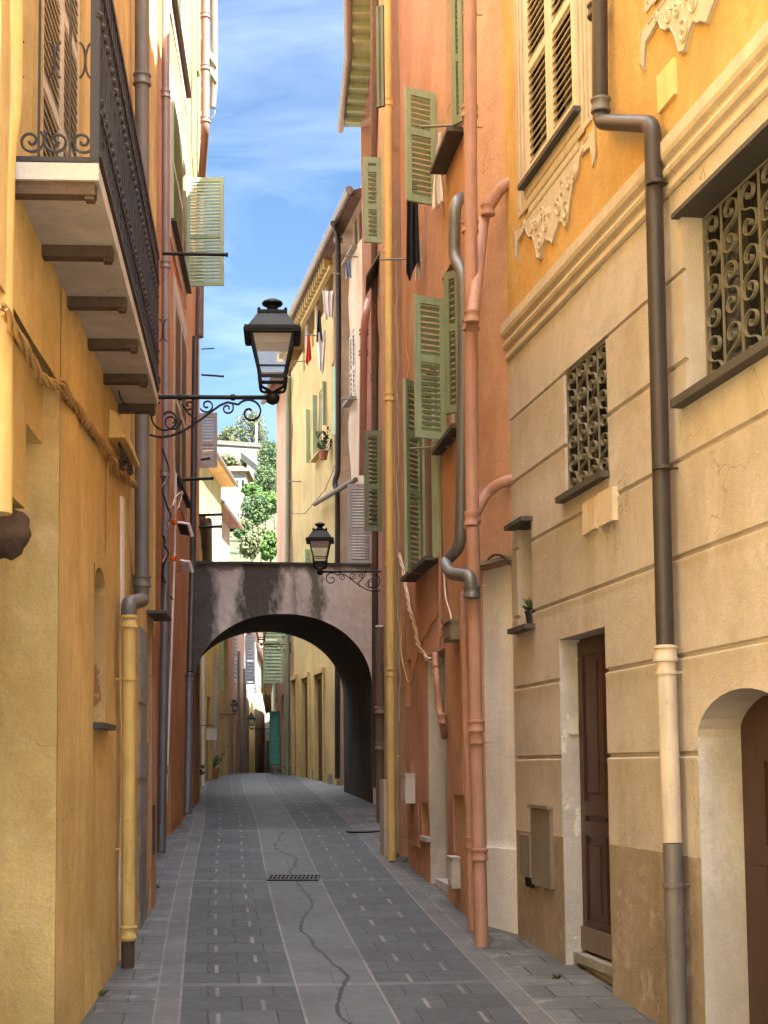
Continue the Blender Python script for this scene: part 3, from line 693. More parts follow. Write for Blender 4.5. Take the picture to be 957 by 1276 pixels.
for (pxs, nm, mt, o1) in (([(732, 628), (748, 618), (748, 658), (732, 668)], 'cover_plate', 'plate', .03), ([(752.5, 615), (771.5, 606), (772, 648), (753.5, 657)], 'cover_plate', 'plate', .04), ([(823.5, 96), (844.5, 72), (845.5, 117), (825, 142)], 'cover_plate', 'ochreplate', .02)):
    mb = MB(); mb.prism([FA.W(x, y, -.01) for x, y in pxs], FA.n*(o1 + .01)); mb.build(nm, mt, houseA)
# gas meter cupboards by the door
s0, s1 = A(690, 1060)[0], A(666, 1060)[0]; zt = A(680, 1008)[1]; zb = A(680, 1105)[1]
mb = MB(); mb.fbox(FA, s0, s1, zb, zt, -.02, .03); mc = mb.build('meter_cupboard', 'metalbox', houseA)
mb = MB(); mb.fbox(FA, s0 - .02, s1 + .02, zt + .002, zt + .03, -.02, .05); mb.build('meter_lid', 'metalbox', mc)
s2, s3 = A(667, 1060)[0], A(654, 1060)[0]; mb = MB(); mb.fbox(FA, s2 + .02, s3, zb + .05, A(660, 1040)[1], -.02, .045); mb.build('meter_cupboard', 'metalbox', houseA)
mb = MB(); mb.fbox(FA, s2 + .04, s3 - .02, zb - .04, zb + .046, -.02, .006); mb.build('meter_dark_panel', 'dark', houseA)  # flat near-black panel painted as the dark of a recess

# pot plant in the little opening
pp = thing('potted_plant', 'small dark green succulent in a black pot on the sill of the little opening', 'pot plant', FA.P(sA(9.36), 2.743, -.02))
mb = MB(); mb.lathe(FA.P(sA(9.36), 2.743, -.02), [(.045, 0), (.06, .10), (.066, .102), (.066, .118), (.05, .12)], 14); mb.build('pot', 'blackplastic', pp, smooth=40)
mb = MB()
for i in range(46):
    b0 = FA.P(sA(9.36), 2.86, -.02); d = V((random.uniform(-1, 1), random.uniform(-1, 1), random.uniform(.2, 1.6))).normalized(); e = b0 + d*random.uniform(.05, .15); q = d.orthogonal().normalized()*.016
    mb.poly([b0 + d*.02, (b0 + e)/2 + q, e, (b0 + e)/2 - q])
mb.build('leaves', 'leaf', pp, recalc=False)

# brown to cream to grey pipe
o = .10
P1 = [FA.W(747, -60, o), FA.W(748, 152, o), FA.W(813, 155, o), FA.W(829, 806, o)]
P2 = [FA.W(829.3, 808, o), FA.W(838, 1050, o)]; P3 = [FA.W(838.2, 1051, o), FA.W(846, 1330, o)]
pipe('dark brown drainpipe with a side step, cream and grey lower down, on the beige house', [('upper_pipe', 'pipebrown', .055, P1), ('lower_pipe', 'pipecream', .059, P2), ('foot_pipe', 'pipegrey', .059, P3)],
     collars=[(FA.W(829.5, 815, o), .061, 'pipecream'), (FA.W(748.5, 132, o), .056, 'pipegrey'), (FA.W(744, 14, o), .056, 'pipebrown')],
     brackets=[(FA.W(830.5, 838, o), .061, 'pipecream', FA.n), (FA.W(839.7, 1103, o), .061, 'pipegrey', FA.n), (FA.W(818, 228, o), .057, 'pipebrown', FA.n), (FA.W(826, 583, o), .057, 'pipebrown', FA.n)], n=20, fr=.09)

# ---- orange house
FB0 = Fac((1.117, 12.8), (.80, 13.42), 'R'); FB = Fac((.80, 13.42), (.16, 18.5), 'R')
houseB = thing('townhouse', 'burnt orange house with three pairs of sage louvred shutters and tall white recess', 'house', FB.P(2, FB.g(2)), HOUSES)
hB = []
def hole(F, x0, y0, x1, y1, d, lst):
    a, z0 = F.sz(x0, y0); b, z1 = F.sz(x1, y1); lst.append((min(a, b), max(a, b), min(z0, z1), max(z0, z1), d)); return lst[-1]
w1 = hole(FB, 577, 160, 556, 20, .12, hB); w1 = hB[-1] = (w1[0], w1[1], FB.sz(566, 190)[1], FB.sz(566, 190)[1] + 1.9, .12)
w2 = (FB.sz(576, 500)[0], FB.sz(553, 500)[0], FB.sz(565, 545)[1], FB.sz(565, 545)[1] + 1.75, .12); hB.append(w2)
w3 = (FB.sz(547, 620)[0], FB.sz(518, 620)[0], FB.sz(532, 708)[1], FB.sz(532, 708)[1] + 2.1, .12); hB.append(w3)
nd = (FB.sz(557, 1000)[0], FB.sz(535, 1000)[0], -.3, FB.sz(545, 812)[1], .22); hB.append(nd)
nw = (FB.sz(534.5, 1020)[0], FB.sz(526, 1020)[0], FB.sz(530, 1042)[1], FB.sz(530, 1000)[1], .18); hB.append(nw)
ns = (FB.sz(512, 850)[0], FB.sz(506, 850)[0], FB.sz(509, 880)[1], FB.sz(509, 822)[1], .1); hB.append(ns)
wall('wall', FB, 0, FB.len, -.8, 15.0, 'orange', houseB, hB, amp=.012)
zt = FB0.sz(620, 703)[1]
wall('corner_wall', FB0, .001, FB0.len, -.8, 15.0, 'orange', houseB, [(.006, FB0.len - .012, -.5, zt, .16)], amp=.002, depth=3)
mb = MB(); mb.fbox(FB0, .01, FB0.len - .016, -.45, zt - .005, -.155, -.10); mb.fbox(FB0, .012, FB0.len - .018, -.3, zg(13) + .72, -.099, -.02); mb.build('white_recess', 'white', houseB, smooth=30)
mb = MB(); mb.box(FB0.P(0, zt + .01, -.2), FB0.t*(FB0.len + .05), V((0, 0, .03)), FB0.n*.26); mb.build('lintel', 'stone', houseB)
roof(FB, -.2, FB.len, 15.0, houseB)
for w in (w1, w2, w3): pane_window(FB, w[0] + .01, w[1] - .01, w[2] + .01, w[3] - .01, .115, houseB, 'beigesh', 1)
sill(FB, houseB, w1[0] - .1, w1[1] + .1, w1[2], .17); sill(FB, houseB, w2[0] - .1, w2[1] + .1, w2[2], .12); sill(FB, houseB, w3[0] - .1, w3[1] + .12, w3[2], .17)
mb = MB(); mb.fbox(FB, nd[0] + .005, nd[1] - .005, -.2, nd[3] - .005, -.215, -.17); mb.fbox(FB, nd[0] + .02, nd[1] - .02, -.2, zg(15.5) + .1, -.169, -.05); mb.build('narrow_recess', 'jamb', houseB)
mb = MB(); mb.box(FB.P(nd[1] - .008, -.2, -.21), FB.t*.005, V((0, 0, nd[3] + .19)), FB.n*.205); mb.build('recess_jamb', 'jamb', houseB)
mb = MB(); mb.fbox(FB, nw[0] + .01, nw[1] - .01, nw[2], nw[3] - .01, -.175, -.16); vb = mb.build('vent_opening', 'dark', houseB)
mb = MB()
for q in range(4): c = nw[0] + (nw[1] - nw[0])*(q + .5)/4; mb.fbox(FB, c - .008, c + .008, nw[2], nw[3], -.10, -.085)
mb.build('vent_bars', 'iron', vb)
mb = MB(); s0, s1 = nw[0] - .06, nw[1] + .04; mb.fbox(FB, s0, s1, nw[2] - .05, nw[2] - .003, -.05, .03); mb.build('vent_sill', 'jamb', houseB)
leaf(FB, houseB, 'green', 543.5, 257, 112, 505.5, 112, rails=(0, .62, 1)); leaf(FB, houseB, 'greend', 579, 150, -20, 564, 32, rails=(0, .5, 1))  # near leaf of the pair takes the darker green
leaf(FB, houseB, 'green', 555.5, 549, 369, 517, 112, rails=(0, .56, 1)); leaf(FB, houseB, 'greend', 576, 512, 330, 555.5, 38, rails=(0, .6, 1))  # darker green on the near leaf here as well
leaf(FB, houseB, 'green', 526, 716, 474, 505, 140, rails=(0, .42, .72, 1)); leaf(FB, houseB, 'green', 548.5, 694, 545, 540, 20, rails=(0, .42, 1))
for (x0, y0, x1, y1, mt, o1, nm) in ((567, 990, 580, 932, 'orange', .03, 'wall_panel'), (514, 1052, 523, 1002, 'orange', .02, 'wall_panel'), (563, 1060, 567, 995, 'pipepink', .02, 'wall_panel')):
    a, z0 = FB.sz(x0, y0); b, z1 = FB.sz(x1, y1); mb = MB(); mb.fbox(FB, min(a, b), max(a, b), z0, z1, -.02, o1); mb.build(nm, mt, houseB)

o = .16
pipe('thick salmon pink drainpipe along the whole height of the orange house', [('pipe', 'pipepink', .057, [FB.W(585.5, -60, o), FB.W(587.5, 560, o), FB.W(593, 905, o), FB.W(600.5, 1185, o)])],
     collars=[(FB.W(585.5, 140, o), .059, 'pipepink'), (FB.W(586, 283, o), .059, 'pipepink'), (FB.W(587, 405, o), .059, 'pipepink'), (FB.W(589, 645, o), .059, 'pipepink'), (FB.W(593.5, 905, o), .059, 'pipepink'), (FB.W(597.5, 1065, o), .059, 'pipepink')],
     brackets=[(FB.W(585.5, 18, o), .058, 'pipepink', FB.n), (FB.W(585.7, 158, o), .058, 'pipepink', FB.n), (FB.W(590, 730, o), .058, 'pipepink', FB.n), (FB.W(594.5, 925, o), .058, 'pipepink', FB.n)], n=20)
o = .10
pipe('thin salmon pipe hugging the left side of the thick pink drainpipe', [('pipe', 'pipepink', .034, [FB.W(575.5, 735, o), FB.W(580, 880, o), FB.W(588.5, 1163, o)])], collars=[(FB.W(585.6, 1050, o), .036, 'pipepink')], n=12)
def branch(label, pts, r, cl, z='pipepink'): return pipe(label, [('pipe', z, r, pts)], collars=[(p, r, z) for p in cl], group='branch pipes joining the pink drainpipe', name='branch_pipe')
o1 = FB0.W(629, 226, .06); branch('short salmon branch pipe bending off the ochre corner below the upper hooks', [o1 + V((.25, .1, 0)), o1, FB0.W(603, 268, .16), FB.W(587.5, 408, .22)], .052, [FB0.W(608, 262, .18), FB.W(588, 395, .24)])
o1 = FB0.W(630, 597, .06); branch('short salmon branch pipe slanting in just above the white recess', [o1 + V((.25, .1, 0)), o1, FB0.W(606, 614, .14), FB.W(584, 656, .20)], .048, [FB.W(587, 648, .23)])
o = .09
pipe('grey lead pipe with an S bend beside the thick pink drainpipe', [('pipe', 'pipelead', .055, [FB.W(577, 246, .02), FB.W(567, 252, .14), FB.W(566, 322, .14), FB.W(577, 338, o), FB.W(578, 420, o), FB.W(574, 682, o), FB.W(554, 700, .20), FB.W(562, 715, .24), FB.W(586, 718, .22), FB.W(588, 742, .2)])],
     collars=[(FB.W(588, 738, .2), .06, 'pipelead')], n=16, fr=.16)
pipe('slim orange painted conduit below the lowest shutters', [('pipe', 'pipepink', .022, [FB.W(549, 690, .05), FB.W(548.5, 780, .05), FB.W(546, 806, .07)])], collars=[(FB.W(548.5, 778 + i*5, .05), .024, 'pipepink') for i in range(3)], n=10, name='conduit', cat='pipe', group='small pipework on the orange house')
pipe('knobbly salmon gas pipe with valves in front of the narrow recess', [('pipe', 'pipepink', .035, [FB.W(542, 815, .06), FB.W(545, 850, .08), FB.W(547, 880, .06), FB.W(552, 905, .05), FB.W(554, 918, .0)])],
     collars=[(FB.W(543.5, 835, .07), .04, 'pipepink'), (FB.W(547, 878, .06), .038, 'pipepink'), (FB.W(551, 896, .06), .04, 'pipepink')], n=12, name='gas_pipe', cat='pipe', group='small pipework on the orange house')
def fbox_thing(name, label, cat, F, x0, y0, x1, y1, o0, o1, mat, group=None, lid=None):
    a, z0 = F.sz(x0, y0, o1); b, z1 = F.sz(x1, y1, o1); a, b = min(a, b), max(a, b); z0, z1 = min(z0, z1), max(z0, z1)
    t_ = thing(name, label, cat, F.P((a + b)/2, z0, o0), group); mb = MB(); mb.fbox(F, a, b, z0, z1, o0, o1); mb.build('box', mat, t_)
    mb = MB(); mb.fbox(F, a - .012, b + .012, z1 + .001, z1 + .018, o0, o1 + .015); mb.fbox(F, a + .02, b - .02, z0 + .03, z1 - .03, o1 + .001, o1 + .008); mb.build('cover', lid or mat, t_); return t_
BX = 'utility boxes on the house fronts'
fbox_thing('meter_box', 'beige meter box with a loop of cable high on the orange wall', 'utility box', FB, 553, 801, 561.5, 774, 0, .12, 'metalbox', BX)
fbox_thing('meter_box', 'white meter box low on the left end of the orange wall', 'utility box', FB, 500.5, 1000, 505.5, 966, 0, .12, 'plastic', BX)
fbox_thing('meter_box', 'narrow salmon box at the foot of the orange wall beside the narrow recess', 'utility box', FB, 558.5, 1105, 563, 1070, 0, .08, 'jamb', BX)
cable('pale bundle of cables running down from the lowest sage shutter to the narrow recess', [FB.W(499, 690, .03), FB.W(505, 735, .03), FB.W(517, 785, .03), FB.W(524, 812, .03), FB.W(533, 822, .03), FB.W(540, 823, -.02)], .022, 'cablew', wob=.02, twist=3, name='cable_bundle')
cable('thin rusty cable looping low across the left part of the orange wall', [FB.W(499, 755, .02), FB.W(501, 815, .02), FB.W(505, 845, .03), FB.W(511, 855, .03), FB.W(517, 838, .03), FB.W(521, 812, .02), FB.W(537, 778, .02), FB.W(546, 762, .02)], .009, 'cable', wob=.02)
cable('pale cable arching from the slim conduit into the beige meter box', [FB.W(553, 715, .02), FB.W(556, 750, .02), FB.W(563, 770, .03), FB.W(564, 790, .04), FB.W(561, 796, .06)], .010, 'cablew', wob=.01)
cable('black cable drooping over the stone lintel of the white recess', [FB0.W(606, 700, .03), FB0.W(618, 688, .08), FB0.W(630, 692, .06), FB0.W(637, 704, .04)], .010, 'cabled', wob=.02)

# laundry on the orange house
ya = 15.6
rod('iron clothes rod holding the white cloth below the top sage shutter', FB.W(577, 155, .02), at(527, 158, 14.7), .014, 'ironbrown')
rod('iron clothes rod holding the black garment left of the yellow drainpipe', at(508, 323, 16.6), at(472, 323.5, 16.6), .011, 'ironbrown')
rod('rusty clothes rod at the foot of the middle sage shutters', FB.W(574, 546, .02), at(536, 545, 15.1), .014, 'ironbrown')
rod('rusty clothes rod just under the middle sage shutters', FB.W(560, 556, .02), at(513, 559, 15.6), .012, 'ironbrown')
cloth('white cloth with a pointed top hanging from the rod by the top sage shutter', at(545, 164, 14.6), at(549, 164, 14.6), .78, 'wfloth', 2, .04, -4.2)
cloth('long black garment hanging beside the orange wall', at(507, 232, 15.7), at(520, 222, 15.7), 1.0, 'bcloth', 2.5, .05, -.35)
cloth('pale cloth peeking out behind the long black garment', at(516, 300, 15.8), at(525, 295, 15.8), .45, 'wfloth', 2, .03, .1)
mb = MB(); mb.tube([at(519, 224, 15.7), at(545, 160, 15.4), FB.W(566, 120, .05)], .004, 5); mb.tube([at(512, 228, 15.7), at(507, 323, 16.6)], .004, 5); tag(mb.build('clothes_line', 'cablew'), 'thin clothes line stretched above the black garment', 'clothes line')

# ---- narrow yellow strip house
FC = Fac((.16, 18.502), (.0, 19.9), 'R')
houseC = thing('townhouse', 'very narrow buttery yellow house front with peeling edge behind the yellow drainpipe', 'house', FC.P(.7, FC.g(.7)), HOUSES)
wall('wall', FC, 0, FC.len, -.5, 15.0, 'buttery', houseC, [], amp=.02); roof(FC, 0, FC.len, 15.0, houseC)
mb = MB(); mb.prism([FC.P(.02, z_, .012 + .008*math.sin(z_*5)) for z_ in (0, .01)], FC.t*.0) if False else None
mb = MB()
for i in range(46):
    z_ = .5 + i*.29; wdt = .10 + .07*noise.noise(V((0, 0, z_*2))); mb.fbox(FC, .03, .03 + wdt, z_, z_ + .285, 0, .035 + .01*noise.noise(V((z_, 3, 0))))
mb.build('peeling_quoin', 'buttery', houseC)
mb = MB(); a = FC.sz(499, 1010, .1)[0]; mb.fbox(FC, .05, .5, zg(19) - .1, FC.sz(494, 972, .1)[1], .02, .18); mb.build('corner_guard', 'pale', houseC)
o = .14
pipe('tall butter yellow drainpipe on the narrow yellow house between orange and pink fronts', [('pipe', 'pipebutter', .052, [FC.W(483, -60, o), FC.W(485, 500, o), FC.W(488.5, 1072, o)])],
     collars=[(FC.W(483.6, 128, o), .053, 'pipebutter'), (FC.W(484, 310, o), .053, 'pipebutter'), (FC.W(485, 495, o), .053, 'pipebutter'), (FC.W(486, 700, o), .053, 'pipebutter'), (FC.W(487, 838, o), .055, 'pipebutter')],
     brackets=[(FC.W(487.6, 942, o), .053, 'pipebutter', FC.n)], n=18)

# ---- pink house
FD = Fac((0, 19.902), (-.13, 26.3), 'R'); FD2 = Fac((-.13, 26.302), (-.37, 29.5), 'R')
houseD = thing('townhouse', 'salmon pink house with olive shutters and deep raftered eaves behind the yellow drainpipe', 'house', FD.P(4, FD.g(4)), HOUSES)
wall('wall', FD, 0, FD.len, 0, 14.65, 'pink', houseD, [(1.2, 2.1, 6.0, 7.9, .1), (1.2, 2.1, 10.2, 12.0, .1), (4.5, 5.4, 10.2, 12.0, .1)], amp=.02)
wall('far_wall', FD2, 0, FD2.len, 0, 14.65, 'pink', houseD, [], amp=.015); roof(FD, 0, FD.len, 14.66, houseD, eave=.36); roof(FD2, 0.003, FD2.len, 14.66, houseD, eave=.36)
for F_ in (FD, FD2):
    for i in range(int(F_.len/.5)):
        mb = MB(); mb.fbox(F_, .2 + i*.5, .28 + i*.5, 14.54, 14.655, -.02, .34); mb.build('rafter', 'greenl', houseD)
mb = MB(); mb.tube([FD.P(0, 14.64, .42), FD.P(FD.len, 14.64, .42), FD2.P(FD2.len + .1, 14.64, .42)], .075, 10); mb.build('gutter', 'pipezinc', houseD, smooth=50)
for F_ in (FD, FD2):
    mb = MB(); mb.fbox(F_, .01, F_.len - .01, 14.653, 14.659, -.0, .35); mb.build('soffit', 'greenl', houseD)
for (hx, yb, yt, ex, an, mt) in ((475.5, 303, 172, 453, 100, 'green'), (476, 662, 521, 454, 100, 'greend')):
    leaf(FD, houseD, mt, hx, yb, yt, ex, an, o=.02, rails=(0, .44, 1) if mt == 'greend' else (0, .42, .86, 1))
leaf(FD, houseD, 'greysh', 464.5, 703, 588, 433.5, 96, o=.02, rails=(0, .42, 1))
leaf(FD, houseD, 'greend', 476, 133, -30, 473, 60, o=.02)
mb = MB(); q = at(478, 303, 20.6); mb.prism([q, q + V((-.26, .3, -.36)), q + V((-.26, .3, -.40)), q + V((0, 0, -.05))], FD.t*.9); mb.build('awning_board', 'greend', houseD)
o = .05
pipe('mauve grey drainpipe down the pink house', [('pipe', 'pipemauve', .055, [FD.W(467, -60, o), FD.W(467, 420, o), FD.W(467.5, 735, o), FD.W(467, 1008, o)])], collars=[(FD.W(467.2, 640, o), .058, 'pipemauve'), (FD.W(467, 470, o), .058, 'pipemauve'), (FD.W(467, 935, o), .058, 'pipemauve')])
pipe('pink drainpipe with a kinked top on the far end of the pink house', [('pipe', 'pipepink', .07, [FD2.W(459, 376, .02), FD2.W(456.5, 388, .12), FD2.W(453.5, 410, .16), FD2.W(451.5, 592, .16)])], collars=[(FD2.W(453.3, 414, .16), .074, 'pipepink'), (FD2.W(453, 440, .16), .074, 'pipepink')], fr=.2)
pipe('pinkish drainpipe running to the pavement right of the arch', [('pipe', 'pipemauve', .065, [FD.W(473.5, 780, .05), FD.W(474.5, 1024, .05)])], collars=[(FD.W(474.2, 930, .05), .066, 'pipemauve'), (FD.W(474, 885, .05), .066, 'pipemauve')])

# ---- peach and yellow houses under one long gutter
FE = Fac((-.37, 29.502), (-2.66, 40.6), 'R')
sE = FE.sz(417, 600)[0]
houseE = thing('townhouse', 'weathered peach house with flaking render between the pink and yellow fronts', 'house', FE.P(sE/2, FE.g(sE/2)), HOUSES)
def gz(px, py): return FE.sz(px, py, .3)[1]
ztop = gz(415, 276)
hE = []; hole(FE, 446.5, 305, 434, 252, .15, hE); hole(FE, 442.5, 495, 435, 420, .1, hE)
hE[0] = (max(.02, hE[0][0]), *hE[0][1:]); 
wall('wall', FE, 0, sE, 0, ztop - .1, 'peach', houseE, hE, amp=.03, depth=6)
for h in hE: pane_window(FE, h[0] + .01, h[1] - .01, h[2] + .01, h[3] - .01, h[4] - .005, houseE, 'creamsh', 1)
closed_pair(FE, houseE, 'pale', hE[1][0] + .02, hE[1][1] - .02, hE[1][2] + .02, hE[1][3] - .02, o=-.02, pitch=.09)
sill(FE, houseE, hE[1][0] - .1, hE[1][1] + .1, hE[1][2], .14, mat='stone'); sill(FE, houseE, hE[0][0], hE[0][1] + .1, hE[0][2], .14, mat='stone')
roof(FE, 0, sE, ztop - .09, houseE, eave=.20, depth=6)
mb = MB(); mb.tube([FE.P(-.1, ztop, .27), FE.P(sE - .01, ztop, .27)], .085, 12); mb.build('gutter', 'pipezinc', houseE, smooth=50)
houseF = thing('townhouse', 'golden yellow house with pale green shutters above the stained arch', 'house', FE.P((sE + FE.len)/2, FE.g(sE + 4)), HOUSES)
hF = []
for (x0, y0, x1, y1) in ((417, 540, 413, 455), (401.5, 565, 396, 490), (404, 390, 401, 325), (392, 430, 389.5, 352), (380, 460, 377.5, 390)): hole(FE, x0, y0, x1, y1, .1, hF)
for (x0, x1, y0) in ((404.5, 395, 845), (386, 379, 850), (371, 366, 852)): 
    a, b = FE.sz(x0, 900)[0], FE.sz(x1, 900)[0]; hF.append((a, b, .6, FE.sz((x0 + x1)/2, y0)[1], .09))
wall('wall', FE, sE + .001, FE.len, 0, ztop - .1, 'yellowfar', houseF, hF, amp=.03, depth=6)
roof(FE, sE + .001, FE.len, ztop - .09, houseF, eave=.20, depth=6)
mb = MB(); mb.tube([FE.P(sE + .01, ztop, .27), FE.P(FE.len + .1, ztop, .27)], .085, 12); mb.build('gutter', 'pipezinc', houseF, smooth=50)
mb = MB()
for i in range(26): s_ = sE + .3 + i*.32; mb.fbox(FE, s_, s_ + .12, ztop - .32, ztop - .10, .03, .17)
mb.fbox(FE, sE + .01, FE.len, ztop - .42, ztop - .33, -.03, .08); mb.build('cornice_brackets', 'yellowfar', houseF)
for i, h in enumerate(hF[:5]): pane_window(FE, h[0] + .01, h[1] - .01, h[2] + .01, h[3] - .01, .095, houseF, 'creamsh', 1)
for h in hF[5:]:
    mb = MB(); mb.fbox(FE, h[0] + .01, h[1] - .01, .7, h[3] - .02, -.085, -.03); dd = mb.build('door', 'door', houseF)
    mb = MB(); mb.fbox(FE, h[0] - .12, h[0] - .01, .9, h[3] + .1, -.02, .06); mb.fbox(FE, h[1] + .01, h[1] + .12, .9, h[3] + .1, -.02, .06); mb.fbox(FE, h[0] - .12, h[1] + .12, h[3] + .102, h[3] + .22, -.02, .08); mb.build('door_surround', 'yellowfar', houseF)
for (hx, yb, yt, ex, an) in ((406.5, 530, 475, 401.5, 100), (395.5, 572, 492, 389.5, 100), (386.5, 577, 510, 381, 110), (419, 541, 455, 414.5, 30), (388, 702, 685, 380, 110)):
    leaf(FE, houseF, 'greenl', hx, yb, yt, ex, an, o=.02, pitch=.09)
sill(FE, houseF, hF[1][0] - .3, hF[1][1] + .3, hF[1][2], .16, mat='yellowfar')
pipe('dark bent drainpipe from the long gutter down the seam of the peach and yellow houses', [('pipe', 'pipebrown', .06, [FE.W(415, 278, .36), FE.W(421, 292, .12), FE.W(422, 400, .1), FE.W(421, 590, .1), FE.W(416, 602, .18), FE.W(420.5, 612, .12), FE.W(420.5, 720, .1), FE.W(420.5, 970, .1)])], collars=[(FE.W(421.5, 300, .1), .085, 'pipezinc')], n=12, fr=.2)
pipe('brown stub pipe slanting across the peach wall above the small street lamp', [('pipe', 'pipewarm', .055, [FE.W(443, 598, .1), FE.W(432, 604, .16), FE.W(392, 628, .16)])], collars=[], n=12, name='stub_pipe')
pipe('green drainpipe at the far corner of the yellow house', [('pipe', 'pipegreen', .07, [FE.W(360.5, 470, .12), FE.W(359, 500, .1), FE.W(358.5, 720, .1), FE.W(358, 968, .1)])], n=10)
for lb, x0, y0, x1, y1, Yf in (('clothes rod beside the blue cloth under the upper peach window', 446, 320, 430, 319, 29.8), ('clothes rod carrying the little blue cloth', 424, 341, 414, 341.5, 31), ('clothes rod carrying the little red cloth', 400, 418, 378, 418, 33.5),
    ('bare clothes rod on the yellow house below the plant', 379, 600, 358, 600, 38), ('bare clothes rod below the little red cloth', 382, 450, 366, 450.5, 37), ('clothes rod at the side of the peach window', 446, 497, 424, 498, 30.2)):
    rod(lb, at(x0, y0, Yf), at(x1, y1, Yf), .016, 'ironbrown')
cloth('little blue cloth on a rod under the peach house gutter', at(431, 326, 30), at(437, 324, 30), .36, 'ucloth', 2, .04, -.25)
cloth('pale pink towel hanging below the yellow house gutter', at(401.5, 362, 32), at(417, 362, 32), .62, 'wfloth', 2.5, .05, .35)
cloth('white cloth hanging under the black cloth on the yellow house', at(394, 415, 33), at(407, 410, 33), .95, 'wfloth', 2, .05, .55)
cloth('black cloth pinned above the white cloth on the yellow house', at(396.5, 386, 33), at(399, 386, 33), .72, 'bcloth', 1.5, .04, -2.2)
cloth('red cloth hanging right of the large street lamp', at(383, 417, 33.5), at(386, 415, 33.5), .68, 'rcloth', 2, .05, -1.6)
def sprig(name, label, cat, base, n, spread, size, mat):
    r_ = thing(name, label, cat, base); st = MB(); lf = MB(); base = V(base)
    for i in range(n):
        d = V((random.uniform(-1, 1)*spread, random.uniform(-1, 1)*spread, random.uniform(.3, 1.2))); e = base + d*size*3
        st.tube([base, base + d*size*1.5 + V((0, 0, .03)), e], .007, 5)
        for q in range(9):
            t = random.uniform(.35, 1.05); c = base + (e - base)*t; w = V((random.uniform(-1, 1), random.uniform(-1, 1), random.uniform(-.3, .8))).normalized()*size*random.uniform(.5, 1); h = w.orthogonal().normalized()*size*.24
            lf.poly([c, c + w*.5 + h, c + w, c + w*.5 - h])
    st.build('stems', 'bark', r_); lf.build('leaves', mat, r_, recalc=False); return r_
pr = sprig('potted_plant', 'straggly green plant on the yellow house window sill', 'pot plant', at(403, 563, 33.2), 9, .8, .15, 'leaf')
mb = MB(); mb.lathe(V(pr.location) - V((0, 0, .18)), [(.08, 0), (.11, .17), (.12, .172), (.12, .2), (.09, .2)], 12); mb.build('pot', 'pot', pr, smooth=40)
cable('thin slack wire from the peach house pipe down to the yellow house rod', [at(420, 575, 31.9), at(405, 610, 33.4), at(380, 640, 36), at(359, 640, 38.5)], .008, 'cabled', wob=.02)

# ---- far right houses
FAR = 'small far houses seen along the street'
def far_house(label, F, s0, s1, h, mat, parts, group=HOUSES, z0=.3, eave=.35, depth=5, cut=.12, rise=1.2):
    t_ = thing('townhouse', label, 'house', F.P((s0 + s1)/2, F.g((s0 + s1)/2)), group); hs_ = [(p[1], p[2], p[3], p[4], cut) for p in parts if p[0] in ('w', 'd')]
    wall('wall', F, s0, s1, z0, h, mat, t_, hs_, amp=.02, depth=depth, step=.8); roof(F, s0, s1, h, t_, eave=eave, depth=depth, rise=rise)
    for p in parts:
        k, a, b, c, d = p[:5]; m = p[5] if len(p) > 5 else 'greenl'
        if k == 'w': pane_window(F, a + .01, b - .01, c + .01, d - .01, cut - .005, t_, 'creamsh', 1); 
        if k == 'w' and len(p) > 5: closed_pair(F, t_, m, a + .01, b - .01, c + .01, d - .01, o=.0, pitch=.1)
        if k == 'd':
            mb = MB(); mb.fbox(F, a + .01, b - .01, c, d - .02, -cut + .004, -cut + .05); mb.build('door', m if len(p) > 5 else 'doorgrey', t_)
        if k == 's': shutter(t_, m, F.P(a, c, .03), F.n, b, d - c, -F.t, pitch=.09, fill=.95)
        if k == 'p':
            mb = MB(); mb.fbox(F, a, b, c, d, .0, .06); mb.build('pilaster', m, t_)
    mb = MB(); mb.tube([F.P(s0, h, eave + .05), F.P(s1, h, eave + .05)], .07, 10); mb.build('gutter', 'pipewarm', t_, smooth=50)
    return t_
FG = Fac((-2.66, 40.602), (-3.12, 43.2), 'R')
far_house('narrow orange pink house front just past the tall yellow house', FG, 0, FG.len, 12.3, 'orange', [('d', .9, 1.6, 1.3, 3.6, 'teal'), ('w', .4, 1.2, 5.2, 6.8, 'greenl'), ('s', 1.7, .30, 1.6, 3.15, 'teal'), ('s', .9, .55, 3.9, 6.5, 'greenl')])
FH = Fac((-3.12, 43.202), (-4.56, 60), 'R')
far_house('far pale orange house with rows of shutters past the teal shutters', FH, 0, FH.len, 4.6, 'pale', [('w', 1 + i*3, 1.9 + i*3, 3.5, 4.5, 'greenl') for i in range(5)] + [('d', 2 + i*4, 2.9 + i*4, 1.2, 3.2) for i in range(3)])
FI = Fac((-4.56, 60.002), (-7.0, 93), 'R')
far_house('farthest cream house on the right side of the lane', FI, 0, FI.len, 4.9, 'buttery', [('w', 1 + i*4, 2 + i*4, 3.4, 4.6, 'greenl') for i in range(7)])

